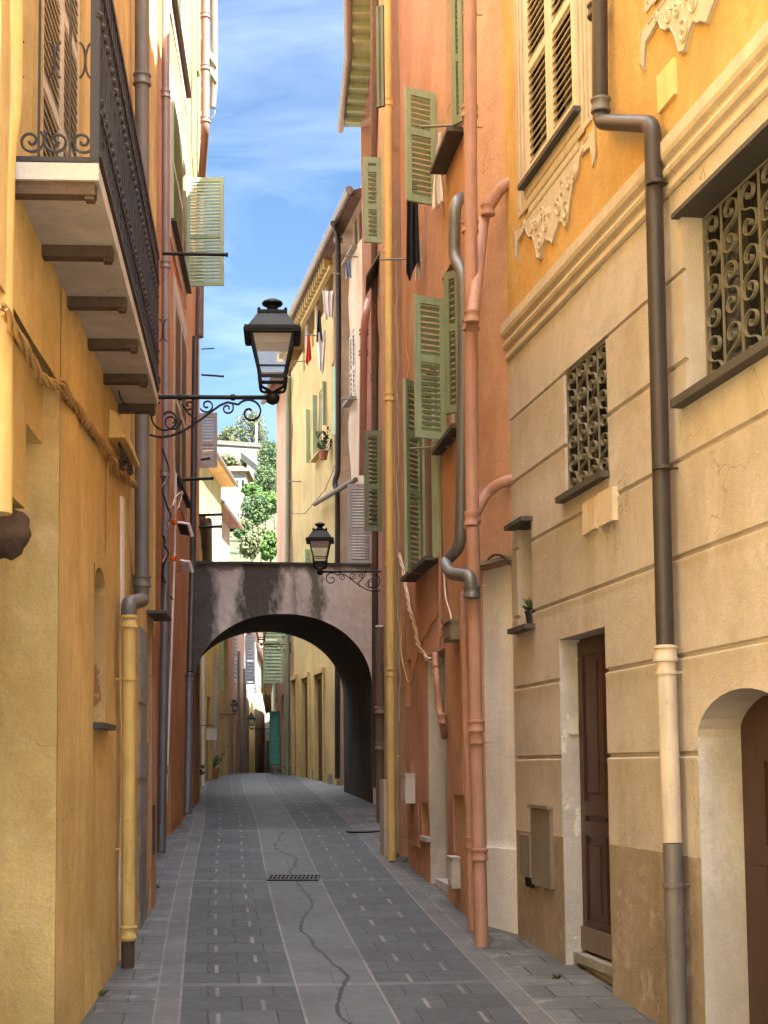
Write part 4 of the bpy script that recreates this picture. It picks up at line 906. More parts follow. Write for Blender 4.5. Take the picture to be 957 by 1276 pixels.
# ================================================================== LEFT SIDE
k_ = (-2.306 + 1.53)/(14.9 - 2.96)
FL = Fac((-1.53 - k_*8.96, -6), (-2.306, 14.9), 'L')
def sy(Y): return (Y + 6)/FL.t.y
houseL = thing('townhouse', 'mustard yellow house with iron railed balcony and twisted cable bundle, left foreground', 'house', FL.P(sy(9), FL.g(sy(9))), HOUSES)
sj = sy(8.60)
fw = (FL.sz(47, 100)[0], FL.sz(96, 100)[0], 4.64, 7.0, .10)
ni = (FL.sz(117.5, 800)[0], FL.sz(131, 800)[0], FL.sz(125, 902)[1], FL.sz(124, 707)[1], .13, .14)
uw = (sy(14.1), sy(14.7), 8.95, 10.4, .12)
wall('wall', FL, sj, FL.len, -1.2, 13.5, 'yellow', houseL, [ni, uw] + ([fw] if fw[0] > sj else [(sj + .02, *fw[1:])]), amp=.012)
lw = fw
wall('overhang_wall', FL, 0, sj - .001, 3.85, 13.5, 'yellow', houseL, [(fw[0], sj - .03, 4.64, 7.0, .10)] if fw[0] < sj else [], amp=.01)
wall('side_wall', FL, 0, sy(6.1), -2, 3.848, 'yellow', houseL, [], amp=.01)
mb = MB(); mb.fbox(FL, sy(6.1), sy(8.06), 3.02, 3.846, -.6, -.10); mb.fbox(FL, sy(8.06) + .001, sj - .002, 3.50, 3.846, -.6, -.10); mb.build('inner_lintel', 'yellow', houseL)
mb = MB(); mb.fbox(FL, sy(6.1), sj - .002, -1, 3.0, -.95, -.90); mb.build('door', 'doorgrey', houseL)
roof(FL, 0, FL.len, 13.5, houseL)
pane_window(FL, fw[0] + .01, fw[1] - .01, 4.65, 6.99, .096, houseL, 'dark', 1)  # near-black backing painted as unlit room behind the shutters
closed_pair(FL, houseL, 'beigesh', fw[0] + .02 if fw[0] > sj else fw[0] + .02, fw[1] - .02, 4.66, 6.98, o=.0, rails=(0, .3, .62, 1), st=.07)
pane_window(FL, uw[0] + .01, uw[1] - .01, uw[2] + .01, uw[3] - .01, .115, houseL, 'beigesh', 1)
for a_ in (fw[0] - .14, fw[1]):
    mb = MB(); mb.fbox(FL, a_, a_ + .14, 4.62, 7.1, -.01, .03); mb.build('window_surround', 'ochre', houseL)
sill(FL, houseL, ni[0] - .03, ni[1] + .12, ni[2], .07, .04, 'slate')
mb = MB(); mb.fbox(FL, ni[0] + .01, ni[1] - .01, ni[2] + .01, ni[3] - .12, -.125, -.10); mb.build('niche_back', 'brown', houseL)
mb = MB(); mb.box(FL.P(ni[1] - .006, ni[2] + .01, -.122), FL.t*.004, V((0, 0, ni[3] - ni[2] - .17)), FL.n*.118); mb.build('niche_jamb', 'nichem', houseL)
a = FL.sz(149.5, 900)[0]; mb = MB(); mb.fbox(FL, a, a + .17, -.2, FL.sz(152, 620)[1], -.02, .012); mb.build('repair_strip', 'white', houseL)
mb = MB(); s0 = FL.sz(172, 900)[0]; s1 = FL.sz(181, 900)[0]
for i in range(9):
    z_ = -.2 + i*.34; mb.fbox(FL, s0 + .05*math.sin(i*2.3), s1 + .06*math.sin(i*1.7), z_, z_ + .335, -.02, .022 + .012*math.sin(i*3.1))
mb.build('stone_quoin', 'stone', houseL)
mb = MB(); mb.fbox(FL, FL.len - .85, FL.len - .05, FL.sz(186, 763)[1] - .03, FL.sz(186, 763)[1], -.02, .17); mb.build('lintel', 'slate', houseL)
mb = MB(); mb.fbox(FL, FL.len - .42, FL.len - .24, FL.sz(186, 1066)[1], FL.sz(186, 1004)[1], -.02, .03); mb.build('vent_grille', 'blackplastic', houseL)
mb = MB(); mb.fbox(FL, FL.len - .55, FL.len + .0, -.2, FL.sz(186, 790)[1], -.02, .02); mb.build('plinth_wall', 'orange', houseL)
# rock corbel
mb = MB(); c = at(3, 662, 8.0)
bmx = bmesh.new(); bmesh.ops.create_icosphere(bmx, subdivisions=4, radius=1)
for v_ in bmx.verts:
    p = v_.co.copy(); q = p*(1 + .35*noise.noise(p*1.4 + V((3, 1, 2))) + .14*noise.noise(p*4)); v_.co = V((q.x*.13, q.y*.22, q.z*.15)) + c
mb.v = [v_.co.copy() for v_ in bmx.verts]; mb.f = [tuple(w.index for w in f.verts) for f in bmx.faces]; bmx.free(); mb.build('rock_corbel', 'rock', houseL, smooth=60)

# balcony (thing > balcony > sub-parts)
sA0, sA1 = sy(7.02), sy(11.62)
def ob(s): return .42 - .11*(s - sA0)/(sA1 - sA0)
mb = MB(); mb.prism([FL.P(sA0, 4.465, -.02), FL.P(sA0, 4.465, ob(sA0)), FL.P(sA1, 4.465, ob(sA1)), FL.P(sA1, 4.465, -.02)], V((0, 0, .085)))
bal = mb.build('balcony', 'marble', houseL)
for i in range(6):
    s_ = sA0 + .02 + (sA1 - sA0 - .12)*i/5; mb = MB(); mb.fbox(FL, s_, s_ + .085, 4.40, 4.463, -.02, ob(s_) - .02); mb.fbox(FL, s_ + .01, s_ + .075, 4.38, 4.399, ob(s_) - .07, ob(s_) - .025); mb.build('balcony_beam', 'rock', bal)
mb = MB(); zr0, zr1 = 4.59, 5.66
def pr_(s, z, d=-.02): return FL.P(s, z, ob(s) + d)
for z, h in ((zr0, .03), (zr1, .045), (zr0 + .22, .016), (zr1 - .2, .016)):
    a, b = pr_(sA0 + .02, z), pr_(sA1 - .02, z); mb.box(a, b - a, V((0, 0, h)), FL.n*.03)
nb = 38
for i in range(nb + 1):
    s_ = sA0 + .02 + (sA1 - sA0 - .06)*i/nb; a = pr_(s_, zr0 + .03, -.012); mb.box(a, FL.t*.016, V((0, 0, zr1 - zr0 - .03)), FL.n*.016)
    if i < nb:
        m_ = s_ + (sA1 - sA0)/nb/2; rr = .045
        for zc_, hd in (((zr0 + .12, 1), (zr1 - .1, -1)) if i % 2 else ((zr0 + .55, 1),)):
            mb.ribbon(spiral(pr_(m_, zc_, -.014), rr, 1.2, .6, hd, FL.t, V((0, 0, 1)), 14), FL.n*.016, .007)
for z in (zr0 + .3, zr0 + .72):
    for i in range(nb): m_ = sA0 + .02 + (sA1 - sA0 - .06)*(i + (.0 if int(z*100) % 2 else .5))/nb; mb.lathe(pr_(m_, z, -.004) - V((0, 0, .02)), [(.012, 0), (.022, .012), (.022, .028), (.012, .04)], 6)
mb.build('side_railing', 'railiron', bal)
for s_ in (sA0 + .01, sA1 - .03):
    mb = MB(); w = ob(s_)
    for z, h in ((zr0 - .03, .025), (zr1, .045)): mb.fbox(FL, s_, s_ + .016, z, z + h, -.01, w)
    mb.fbox(FL, s_, s_ + .045, zr0 - .04, zr1 + .05, w - .045, w)
    for q in range(3):
        c_ = w*(.14 + .3*q); r_ = .068
        for zc_, hd in ((zr0 + .075, 1 if q % 2 else -1), (zr1 - .085, -1 if q % 2 else 1)):
            mb.tube(spiral(FL.P(s_ + .008, zc_, c_ + .03), r_, 1.6, 2.2 if q % 2 else .8, hd, FL.n, V((0, 0, 1)), 26), .0075, 6)
    for o_ in (.12, .27): mb.fbox(FL, s_ + .002, s_ + .013, zr0, zr1, o_, o_ + .012)
    for q in (.02, .20, .35):
        for sg in (1, -1): mb.tube([FL.P(s_ + .008, zr0 + .49 + .09*math.cos(a_), q + sg*(.03*(1 - math.sin(a_)))) for a_ in [math.pi*i/10 for i in range(11)]], .006, 5)
    mb.build('end_railing', 'railiron', bal)

o = .10
pipe('yellow drainpipe with an elbow cut off by the left picture edge', [('upper_pipe', 'pipeyellow', .075, [at(9, -60, 7.0), at(9, 130, 7.0), at(0, 185, 6.95), at(-3, 330, 6.95), at(-5, 640, 6.95)])], collars=[(at(-3, 300, 6.95), .06, 'pipeyellow')], n=18)
pipe('grey drainpipe that elbows into a yellow lower pipe on the mustard house', [('upper_pipe', 'pipegrey', .062, [FL.W(177, -60, o), FL.W(177, 748, o), FL.W(160.5, 752, o), FL.W(160.5, 775, o)]), ('lower_pipe', 'pipeyellow', .051, [FL.W(160.5, 770, o), FL.W(159.5, 1172, o)]), ('foot_pipe', 'rock', .051, [FL.W(159.5, 1173, o), FL.W(159, 1235, o)])],
     collars=[(FL.W(177, 100, o), .063, 'pipegrey'), (FL.W(177, 725, o), .063, 'pipegrey'), (FL.W(160.5, 775, o), .056, 'pipeyellow'), (FL.W(159.6, 1162, o), .053, 'pipeyellow')],
     brackets=[(FL.W(160.3, 846, o), .052, 'pipeyellow', FL.n), (FL.W(160, 1058, o), .052, 'pipeyellow', FL.n)], n=18, fr=.07)
cable('twisted bundle of ochre cables draped along the mustard wall under the balcony', [FL.W(4, 385, .03), FL.W(22, 420, .04), FL.W(40, 452, .05), FL.W(54, 474, .05), FL.W(76, 479, .05), FL.W(95, 506, .04), FL.W(118, 540, .04), FL.W(138, 567, .05), FL.W(146, 585, .05), FL.W(158, 594, .05), FL.W(168, 604, .04)], .022, 'cable', wob=.02, twist=4, name='cable_bundle')
cable('thin ochre conduit dropping from the cable bundle beside the grey drainpipe', [FL.W(162.5, 600, .02), FL.W(163, 690, .02), FL.W(168, 745, .02)], .011, 'cable', name='conduit')
cable('dark ochre conduit in the wall seam below the junction box', [FL.W(134, 570, .01), FL.W(133.5, 640, .01), FL.W(133, 690, .01)], .010, 'cable', name='conduit')
jb = thing('junction_box', 'cream half round junction box with dangling cables under the balcony', 'utility box', FL.W(150, 540, 0))
s0, z0 = FL.sz(136, 540); s1, _ = FL.sz(160, 540); zt = FL.sz(136, 510)[1]; mb = MB()
pts = [FL.P(s0, z0, 0), FL.P(s0, z0, .10)] + [FL.P(s0, z0 + (zt - z0)*math.sin(R(a)), .10*math.cos(R(a))) for a in range(10, 91, 10)]
mb.prism(pts, FL.t*(s1 - s0)*.8); mb.fbox(FL, s0 - .02, s0 + (s1 - s0)*.82, z0 - .035, z0 - .001, 0, .12); mb.build('hood', 'pipeyellow', jb)
mb = MB()
for i in range(7):
    s_ = s0 + (s1 - s0)*(.1 + .1*i); mb.tube(fillet([FL.P(s_, z0 - .04, .06), FL.P(s_, z0 - .12 - .02*(i % 3), .08), FL.P(s0 + .1, z0 - .24, .06)], .06), .011, 6)
mb.build('cable_tails', 'cabled', jb)

# ---- orange house on the left
FM = Fac((-2.71, 15.5), (-3.52, 28.2), 'L')
houseM = thing('townhouse', 'deep orange house with open pale green shutters and tall beige closed shutters on the left', 'house', FM.P(6, FM.g(6)), HOUSES)
hM = []
hole(FM, 216.5, 592, 231.5, 428, .1, hM); u1 = FM.sz(212, 270)[0]; u2 = FM.sz(231, 270)[0]; uz0 = FM.sz(222, 320)[1]; hM.append((u1, u2, uz0, uz0 + 2.0, .1))
hM.append((u1, u2, uz0 + 3.4, uz0 + 5.3, .1)); hole(FM, 239.5, 640, 244, 552, .1, hM); hM.append((FM.sz(206, 900)[0], FM.sz(212, 900)[0], -.1, FM.sz(209, 790)[1], .2))
wall('wall', FM, 0, FM.len, -.5, 17.5, 'rust', houseM, hM, amp=.012); roof(FM, 0, FM.len, 17.5, houseM)
for h in hM[:4]: pane_window(FM, h[0] + .01, h[1] - .01, h[2] + .01, h[3] - .01, .095, houseM, 'beigesh', 1)
mb = MB(); h = hM[4]; mb.fbox(FM, h[0] + .01, h[1] - .01, 0, h[3] - .01, -.195, -.15); mb.build('door', 'door', houseM)
closed_pair(FM, houseM, 'beigesh', hM[0][0] + .01, hM[0][1] - .01, hM[0][2] + .01, hM[0][3] - .01, o=.0)
closed_pair(FM, houseM, 'beigesh', hM[3][0] + .01, hM[3][1] - .01, hM[3][2] + .01, hM[3][3] - .01, o=.0)
shutter(houseM, 'greenl', FM.P(hM[1][0], hM[1][2] + .02, .03), FM.t, (hM[1][1] - hM[1][0])*.62, 1.95, FM.n)
shutter(houseM, 'greenl', FM.P(hM[2][0], hM[2][2] + .02, .03), FM.t, (hM[2][1] - hM[2][0])*.5, 1.85, FM.n)
leaf(FM, houseM, 'greenl', 232.5, 357, 221, 279, 96, o=.03, rails=(0, .46, 1), fill=.93)
leaf(FM, houseM, 'greysh', 248, 583, 515, 270.5, 100, o=.03, fill=.9)
for h in hM[:3]:
    mb = MB(); e = .13
    mb.fbox(FM, h[0] - e, h[0] - .002, h[2] - .3, h[3] + .3, -.02, .018); mb.fbox(FM, h[1] + .002, h[1] + e, h[2] - .3, h[3] + .3, -.02, .018); mb.fbox(FM, h[0] - .002, h[1] + .002, h[2] - .3, h[2] - .05, -.02, .0185); mb.fbox(FM, h[0] - .002, h[1] + .002, h[3] + .002, h[3] + .3, -.02, .0185); mb.build('window_surround', 'moulding', houseM)
    sill(FM, houseM, h[0] - .1, h[1] + .1, h[2] - .0, .10)
o = .10
pipe('tall zinc drainpipe with cables on the near end of the orange left house', [('upper_pipe', 'pipezinc', .055, [FM.W(206.5, -60, o), FM.W(206.5, 700, o)]), ('lower_pipe', 'pipelead', .058, [FM.W(206.5, 701, o), FM.W(201, 1062, o)])], collars=[(FM.W(206.5, 118, o), .056, 'pipezinc'), (FM.W(206.5, 330, o), .056, 'pipezinc'), (FM.W(206, 590, o), .056, 'pipezinc'), (FM.W(203, 960, o), .06, 'pipezinc')])
pipe('dark grey drainpipe at the left end of the stained arch', [('upper_pipe', 'pipebrown', .052, [FM.W(243.5, 420, .16), FM.W(240, 700, .18), FM.W(236.5, 838, .2)]), ('lower_pipe', 'pipelead', .06, [FM.W(236.5, 839, .2), FM.W(233.5, 1014, .2)])], collars=[(FM.W(239.5, 742, .18), .055, 'pipelead'), (FM.W(236.4, 845, .2), .062, 'pipelead')])
pipe('brown drainpipe under the roof gutter at the top of the orange left house', [('pipe', 'pipewarm', .075, [FM.W(256, -60, .26), FM.W(256, 160, .26), FM.W(250, 240, .1), FM.W(248.5, 420, .1)])], collars=[(FM.W(256, y_, .26), .076, 'pipewarm') for y_ in (20, 85, 150)])
for i_, (yb_, yt_) in enumerate(((235, 95), (88, -40))): shutter(houseM, 'greenl', FM.P(FM.sz(245, yb_)[0], FM.sz(245, yb_)[1], .04), FM.t, FM.len - FM.sz(245, yb_)[0] + .25, FM.sz(245, yt_)[1] - FM.sz(245, yb_)[1], FM.n)
for ya_, yb_ in ((47, 76), (65, 95)):
    a = at(252, ya_, 27.6); b = at(270, yb_, 27.6); mb = MB(); mb.prism([a, b, b - V((0, 0, .12)), a - V((0, 0, .12))], V((-.1, .75, .05))); mb.build('awning_shutter', 'greenl', houseM)
gq = thing('gutter_end', 'short brown gutter end with a metal hoop hanging high against the sky', 'gutter', FM.P(FM.len, 15, .4)); mb = MB(); a = at(266.5, 72, 27.7); a.z += .1
mb.tube([a + V((0, 0, 2)), a + V((.01, 0, -.6)), a + V((-.02, 0, -1.1))], [.075, .07, .06], 12); mb.build('gutter_pipe', 'pipewarm', gq, smooth=50); mb = MB()
mb.tube([a + V((-.12 + .14*math.cos(q), 0, -1.15 + .2*math.sin(q))) for q in [math.pi + math.pi*i/12 for i in range(13)]], .014, 6); mb.build('hoop', 'pipelead', gq)
cable('white cable with orange clips beside the zinc drainpipe', [FM.W(219, 590, .06), FM.W(217.5, 700, .06), FM.W(212, 850, .06), FM.W(207, 1000, .06)], .018, 'plastic')
for i, (y_, w_) in enumerate((((651), 'upper'), ((696), 'lower'))):
    mb = MB(); p = FM.W(216.8 - i*.3, y_, .06); mb.lathe(p - V((0, 0, .035)), [(.034, 0), (.045, .01), (.045, .06), (.034, .07)], 10); tag(mb.build('cable_clip', 'orangeplastic', smooth=40), f'{w_} orange plastic clip on the white cable', 'cable clip', 'orange clips on the white cable')
cable('tangle of black cables around the zinc drainpipe', [FM.W(203, 560, .08), FM.W(211, 590, .16), FM.W(203, 610, .12), FM.W(212, 640, .16), FM.W(203, 668, .14), FM.W(210, 690, .15), FM.W(204, 720, .1), FM.W(213, 745, .1)], .012, 'cabled', wob=.05)
cable('pale looping wire between the zinc drainpipe and the floodlights', [FM.W(204, 700, .1), FM.W(211, 685, .16), FM.W(206, 665, .14), FM.W(216, 622, .1), FM.W(228, 612, .08), FM.W(224, 628, .1), FM.W(217, 640, .08)], .009, 'cablew', wob=.03)
def flood(label, px, py, dx, sz, white):
    p = FM.W(px, py, .16); t_ = thing('floodlight', label, 'floodlight', p, 'floodlights on the orange left house'); ex, ey, ez = V((.9, -.35, -.2)).normalized()*sz, V((.2, .35, -.8)).normalized()*sz*1.05, V((.3, .9, .3)).normalized()*sz*.45
    mb = MB(); mb.box(p - ex/2 - ey/2, ex, ey, ez); mb.build('housing', 'plastic', t_); mb = MB(); mb.box(p - ex*.4 - ey*.4 - ez*.06, ex*.8, ey*.8, ez*.05); mb.build('lens', 'plastic' if white else 'blackplastic', t_)
    mb = MB(); mb.tube([p + ez*.5, FM.W(px - 10, py + 6, .0)], .014, 6); mb.build('arm', 'plastic', t_)
flood('dark faced floodlight, the upper one by the orange clips', 229, 660, 0, .20, False); flood('all white floodlight, the lower one left of the arch top', 231, 706, 0, .17, True)
for lb, x0, y0, x1, y1, Yf, rr in (('long black clothes rod in front of the big open pale green shutter', 203, 316, 284, 317.5, 17.5, .022), ('black clothes rod below the beige shutters, near the junction of cables', 222, 598, 266, 596, 23, .025),
    ('upper of two black rods left of the yellow sunlit house', 243, 642, 277, 641, 28, .028), ('lower of two black rods left of the yellow sunlit house', 241, 657, 276, 656, 28, .03), ('short black rod on the grey open shutter', 250, 573, 262, 571, 27, .02), ('thin dark rod against the sky above the lamp bracket', 251, 467, 279, 469, 28, .02), ('very thin rod against the sky left of the large lantern', 251, 435, 267, 434, 28, .012)):
    rod(lb, at(x0, y0, Yf), at(x1, y1, Yf), rr)

# ---- far left houses
FN = Fac((-3.52, 28.202), (-4.3, 35), 'L')
far_house('pale buttery house on the left just through the arch', FN, 0, FN.len, 6.3, 'buttery', [('d', 1.2, 2.0, .8, 3.0), ('d', 3.6, 4.4, .9, 3.2, 'door'), ('p', 5.2, 5.5, .8, 6, 'white')], eave=.12, rise=.2)
FO = Fac((-4.3, 35.002), (-4.36, 41.3), 'L')
far_house('butter yellow low house on the left of the lane, with a brown door', FO, 0, FO.len, 6.4, 'yellowfar', [('d', 1.0, 1.8, 1.2, 3.3, 'door'), ('w', 4.2, 5.0, 3.6, 5.0, 'greenl'), ('p', 2.6, 3.2, 1, 4.5, 'grey')], eave=.15, rise=.2)
FP = Fac((-4.36, 41.302), (-4.34, 45.5), 'L')
far_house('low orange house on the left of the lane beside the hanging white sign', FP, 0, FP.len, 6.5, 'orange', [('w', 1.5, 2.3, 4.0, 5.6, 'greysh'), ('d', 1.0, 1.9, 1.3, 3.5, 'doorgrey'), ('p', 2.6, 3.0, 1, 5, 'brown')], eave=.15, rise=.2)
FQ = Fac((-4.34, 45.502), (-5.3, 58), 'L')
far_house('pale house front in the lane beyond the arch, with brown pilasters', FQ, 0, FQ.len, 6.4, 'pale', [('w', 1 + 3*i, 1.9 + 3*i, 4.2, 5.8, 'greysh') for i in range(4)] + [('d', 2 + 3*i, 2.8 + 3*i, 1.2, 3.4) for i in range(3)] + [('p', .2 + 2.9*i, .5 + 2.9*i, 1, 4.6, 'brown') for i in range(4)] + [('s', 2.0 + 3*i, .32, 4.2, 5.8, 'greysh') for i in range(3)], eave=.15, rise=.2)
FU = Fac((-6.5, 51.5), (-6.38, 58.0), 'L'); FV = Fac((-6.85, 58.002), (-6.72, 64.5), 'L')
hO = far_house('sunlit yellow house with pale green shutters above the left side of the arch', FU, 0, FU.len, 12.7, 'sunny', [('w', .9, 1.9, 8.4, 11.2, 'greenl'), ('w', 3.4, 4.3, 9.0, 11.2, 'greenl'), ('s', 3.0, .42, 8.4, 11.0, 'greenl')], eave=.55)
mb = MB(); mb.fbox(FU, 0, FU.len, 12.6, 12.69, .01, .54); mb.build('soffit', 'ochre', hO)
far_house('sunlit peach house with brown tiled eaves right of the yellow sunlit house', FV, 0, FV.len, 12.0, 'peachfar', [('w', 1.2, 2.2, 8.6, 10.6, 'greysh'), ('w', 4, 5, 8.6, 10.6, 'greysh')], eave=.5)
FR = Fac((-5.3, 58.002), (-6.3, 72), 'L')
far_house('buttery house front deep in the lane, with pale green shutters', FR, 0, FR.len, 7.2, 'buttery', [('w', 1 + 3*i, 1.9 + 3*i, 4.8, 6.4, 'greenl') for i in range(4)], eave=.15, rise=.2)
FS = Fac((-6.3, 72.002), (-7.5, 93), 'L')
far_house('last tan house on the left before the lane closes', FS, 0, FS.len, 7.4, 'peachfar', [('w', 1 + 4*i, 2 + 4*i, 4.8, 6.4, 'greenl') for i in range(5)], eave=.15, rise=.2)
FT = Fac((-9.5, 93.6), (-4, 93.6), 'L')
far_house('dim house closing the end of the lane', FT, 0, FT.len, 9, 'pale', [('w', 2.2, 3.1, 5, 7, 'greend'), ('d', 2.0, 2.8, 1, 3.2)], depth=4)

# ---- arch across the street
FX = Fac((-3.46, 26.3), (-.06, 26.9), 'L'); EX = V((-.62, 3.6, .0))
arch = thing('archway', 'plastered arch with dark water streaks spanning the street', 'archway', FX.P(FX.len/2, 1.0))
za_t = FX.sz(355, 704)[1]; xl, xr = FX.sz(241.5, 850)[0], FX.sz(463.5, 850)[0]; zsp = FX.sz(350, 856)[1]; zap = FX.sz(353, 765)[1]
def zarch(s):
    u = (s - (xl + xr)/2)/((xr - xl)/2); return zsp + (zap - zsp)*math.sqrt(max(0, 1 - abs(u)**2.15))
mb = MB(); cols = [xl + (xr - xl)*(.5 - .5*math.cos(math.pi*i/48)) for i in range(49)]; nz = 10
for q, dp in ((0, V((0, 0, 0))), (1, EX)):
    for a, b in zip(cols, cols[1:]):
        for j in range(nz):
            f = lambda s, t: FX.P(s, zarch(s) + (za_t - zarch(s))*t, .0) + dp
            mb.poly([f(a, j/nz), f(b, j/nz), f(b, (j + 1)/nz), f(a, (j + 1)/nz)])
    for a, b in ((0, xl), (xr, FX.len)): mb.poly([FX.P(a, 0, 0) + dp, FX.P(b, 0, 0) + dp, FX.P(b, za_t, 0) + dp, FX.P(a, za_t, 0) + dp])
mb.poly([FX.P(0, za_t, 0), FX.P(FX.len, za_t, 0), FX.P(FX.len, za_t, 0) + EX, FX.P(0, za_t, 0) + EX])
mb.build('wall', 'archp', arch, recalc=False)
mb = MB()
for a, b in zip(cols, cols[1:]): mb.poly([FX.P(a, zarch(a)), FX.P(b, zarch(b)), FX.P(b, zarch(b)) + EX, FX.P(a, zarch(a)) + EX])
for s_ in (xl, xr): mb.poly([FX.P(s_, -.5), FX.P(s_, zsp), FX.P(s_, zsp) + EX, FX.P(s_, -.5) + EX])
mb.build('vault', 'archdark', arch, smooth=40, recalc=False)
mb = MB(); mb.fbox(FX, -.0, FX.len, za_t + .001, za_t + .045, -.25, .05); mb.build('coping', 'slate', arch)

# ================================================================== STREET LAMPS
def make_lamp(label):
    r_ = thing('street_lamp', label, 'street lamp', (0, 0, 0), 'black lanterns on wall brackets'); Lb = 1.10; X, Z = V((1, 0, 0)), V((0, 0, 1))
    mb = MB(); mb.tube([(0, 0, 0), (Lb, 0, 0)], .020, 8); mb.lathe(V((.28, 0, 0)) - X*.02, [(.02, 0), (.03, .004), (.03, .036), (.02, .04)], 10, X); mb.lathe(V((Lb*.68, 0, 0)) - X*.02, [(.02, 0), (.03, .004), (.03, .036), (.02, .04)], 10, X)
    mb.box((-.01, -.045, -.36), (.02, 0, 0), (0, .09, 0), (0, 0, .44)); mb.build('arm', 'iron', r_)
    mb = MB(); Y = V((0, .022, 0)); th = .016; o0 = V((0, -.011, 0))
    brace = [V((.02, 0, -.34)) + o0]
    for i in range(1, 21): t = i/20; brace.append(V((.02 + .62*t, 0, -.34 - .10*math.sin(math.pi*t*.9)*(1 - t) + .27*t**1.5)) + o0)
    mb.ribbon(brace, Y, th)
    end = [V((.64, 0, -.07)) + o0]
    sp = spiral(V((.90, 0, -.135)) + o0, .125, 1.25, 2.55, -1, X, Z, 36, r0=.16); mb.ribbon(list(reversed(sp)), Y, th); mb.ribbon([brace[-1], V((.70, 0, -.045)) + o0, sp[-1]], Y, th)
    mb.ribbon(spiral(V((.17, 0, -.19)) + o0, .155, 1.05, 2.0, 1, X, Z, 40, r0=.25), Y, th); mb.ribbon(spiral(V((.21, 0, -.22)) + o0, .085, 1.2, 0.2, -1, X, Z, 30, r0=.2), Y, th*.8)
    mb.ribbon(spiral(V((.52, 0, -.075)) + o0, .065, 1.3, 3.6, 1, X, Z, 28, r0=.2), Y, th*.8); mb.ribbon(spiral(V((.70, 0, -.10)) + o0, .055, 1.2, .6, -1, X, Z, 28, r0=.2), Y, th*.8); mb.ribbon(spiral(V((.36, 0, -.07)) + o0, .05, 1.2, 3.4, 1, X, Z, 28, r0=.2), Y, th*.8)
    mb.ribbon([V((.30, 0, -.06)) + o0, V((.36, 0, -.15)) + o0, V((.42, 0, -.20)) + o0, V((.40, 0, -.27)) + o0], Y, th)
    mb.build('scrollwork', 'iron', r_)
    def sh(m):
        for i in range(len(m.v)): m.v[i] = m.v[i] + V((Lb, 0, 0))
        return m
    rot = 0.0
    mb = MB(); mb.lathe((0, 0, -.045), [(.012, -.02), (.05, .0), (.062, .035), (.062, .06), (.03, .09), (.022, .10)], 14)
    for a in range(4):
        an = math.pi/4 + a*math.pi/2; d = V((math.cos(an), math.sin(an), 0)); mb.tube(fillet([V((0, 0, .03)), d*.06 + V((0, 0, .06)), d*.15 + V((0, 0, .075)), d*.165 + V((0, 0, .16)), d*.175 + V((0, 0, .22))], .05), .013, 6)
    sh(mb).build('cradle', 'iron', r_, smooth=50)
    hb, ht, z0, z1 = .115, .195, .165, .535; mb = MB()
    for sx, sy_ in ((1, 1), (1, -1), (-1, 1), (-1, -1)):
        a, b = V((sx*hb, sy_*hb, z0)), V((sx*ht, sy_*ht, z1)); w = .024
        mb.prism([a, a - V((sx*w, 0, 0)), a - V((sx*w, sy_*w, 0)), a - V((0, sy_*w, 0))], b - a)
    for z, h, t in ((z0 - .012, hb + .012, .03), (z0 + .085, hb + .022, .014)):
        for q in range(4):
            c_, s_ = math.cos(q*math.pi/2), math.sin(q*math.pi/2); ex, ey = V((c_, s_, 0)), V((-s_, c_, 0)); mb.box(ex*(h - .02) - ey*h + V((0, 0, z)), ex*.02, ey*2*h, V((0, 0, t)))
    sh(mb).build('frame', 'iron', r_)
    for q in range(4):
        mb = MB(); c_, s_ = math.cos(q*math.pi/2), math.sin(q*math.pi/2); ex, ey = V((c_, s_, 0)), V((-s_, c_, 0)); i_ = .012
        p0 = [ex*(hb - i_) - ey*(hb - .02) + Z*(z0 + .015), ex*(hb - i_) + ey*(hb - .02) + Z*(z0 + .015), ex*(ht - i_) + ey*(ht - .02) + Z*z1, ex*(ht - i_) - ey*(ht - .02) + Z*z1]
        mb.prism(p0, -ex*.003); sh(mb).build('pane', 'lampglass', r_)
    mb = MB(); mb.frustum(z1, .245, z1 + .055, .245); mb.frustum(z1 + .056, .215, z1 + .20, .125); mb.frustum(z1 + .02, .252, z1 + .03, .252); mb.frustum(z1 + .201, .132, z1 + .225, .132)
    for sx, sy_ in ((1, 1), (1, -1), (-1, 1), (-1, -1)): mb.lathe((sx*.118, sy_*.118, z1 + .225), [(.012, 0), (.016, .012), (.006, .024)], 6)
    sh(mb).build('roof', 'iron', r_)
    mb = MB(); mb.frustum(z1 - .075, .150, z1 - .002, .185); sh(mb).build('reflector', 'moulding', r_)
    mb = MB(); mb.lathe((0, 0, z1 + .226), [(.075, 0), (.068, .02), (.048, .045), (.05, .06), (.085, .075), (.095, .09), (.085, .108), (.05, .122), (.04, .13)], 18); sh(mb).build('finial', 'iron', r_, smooth=40)
    return r_
lamp0 = make_lamp('large black lantern on a scrolled bracket near the balcony, against the sky')
proto_used = False
def place_lamp(base, n, scale, label):
    global proto_used
    l_ = copy_tree(lamp0) if proto_used else lamp0; proto_used = True
    l_['label'] = label; l_.location = base; l_.rotation_euler = (0, 0, math.atan2(n.y, n.x)); l_.scale = (scale,)*3
place_lamp(FL.W(184, 494.5, .0), FL.n, 1.09, 'large black lantern on a scrolled bracket near the balcony, against the sky')
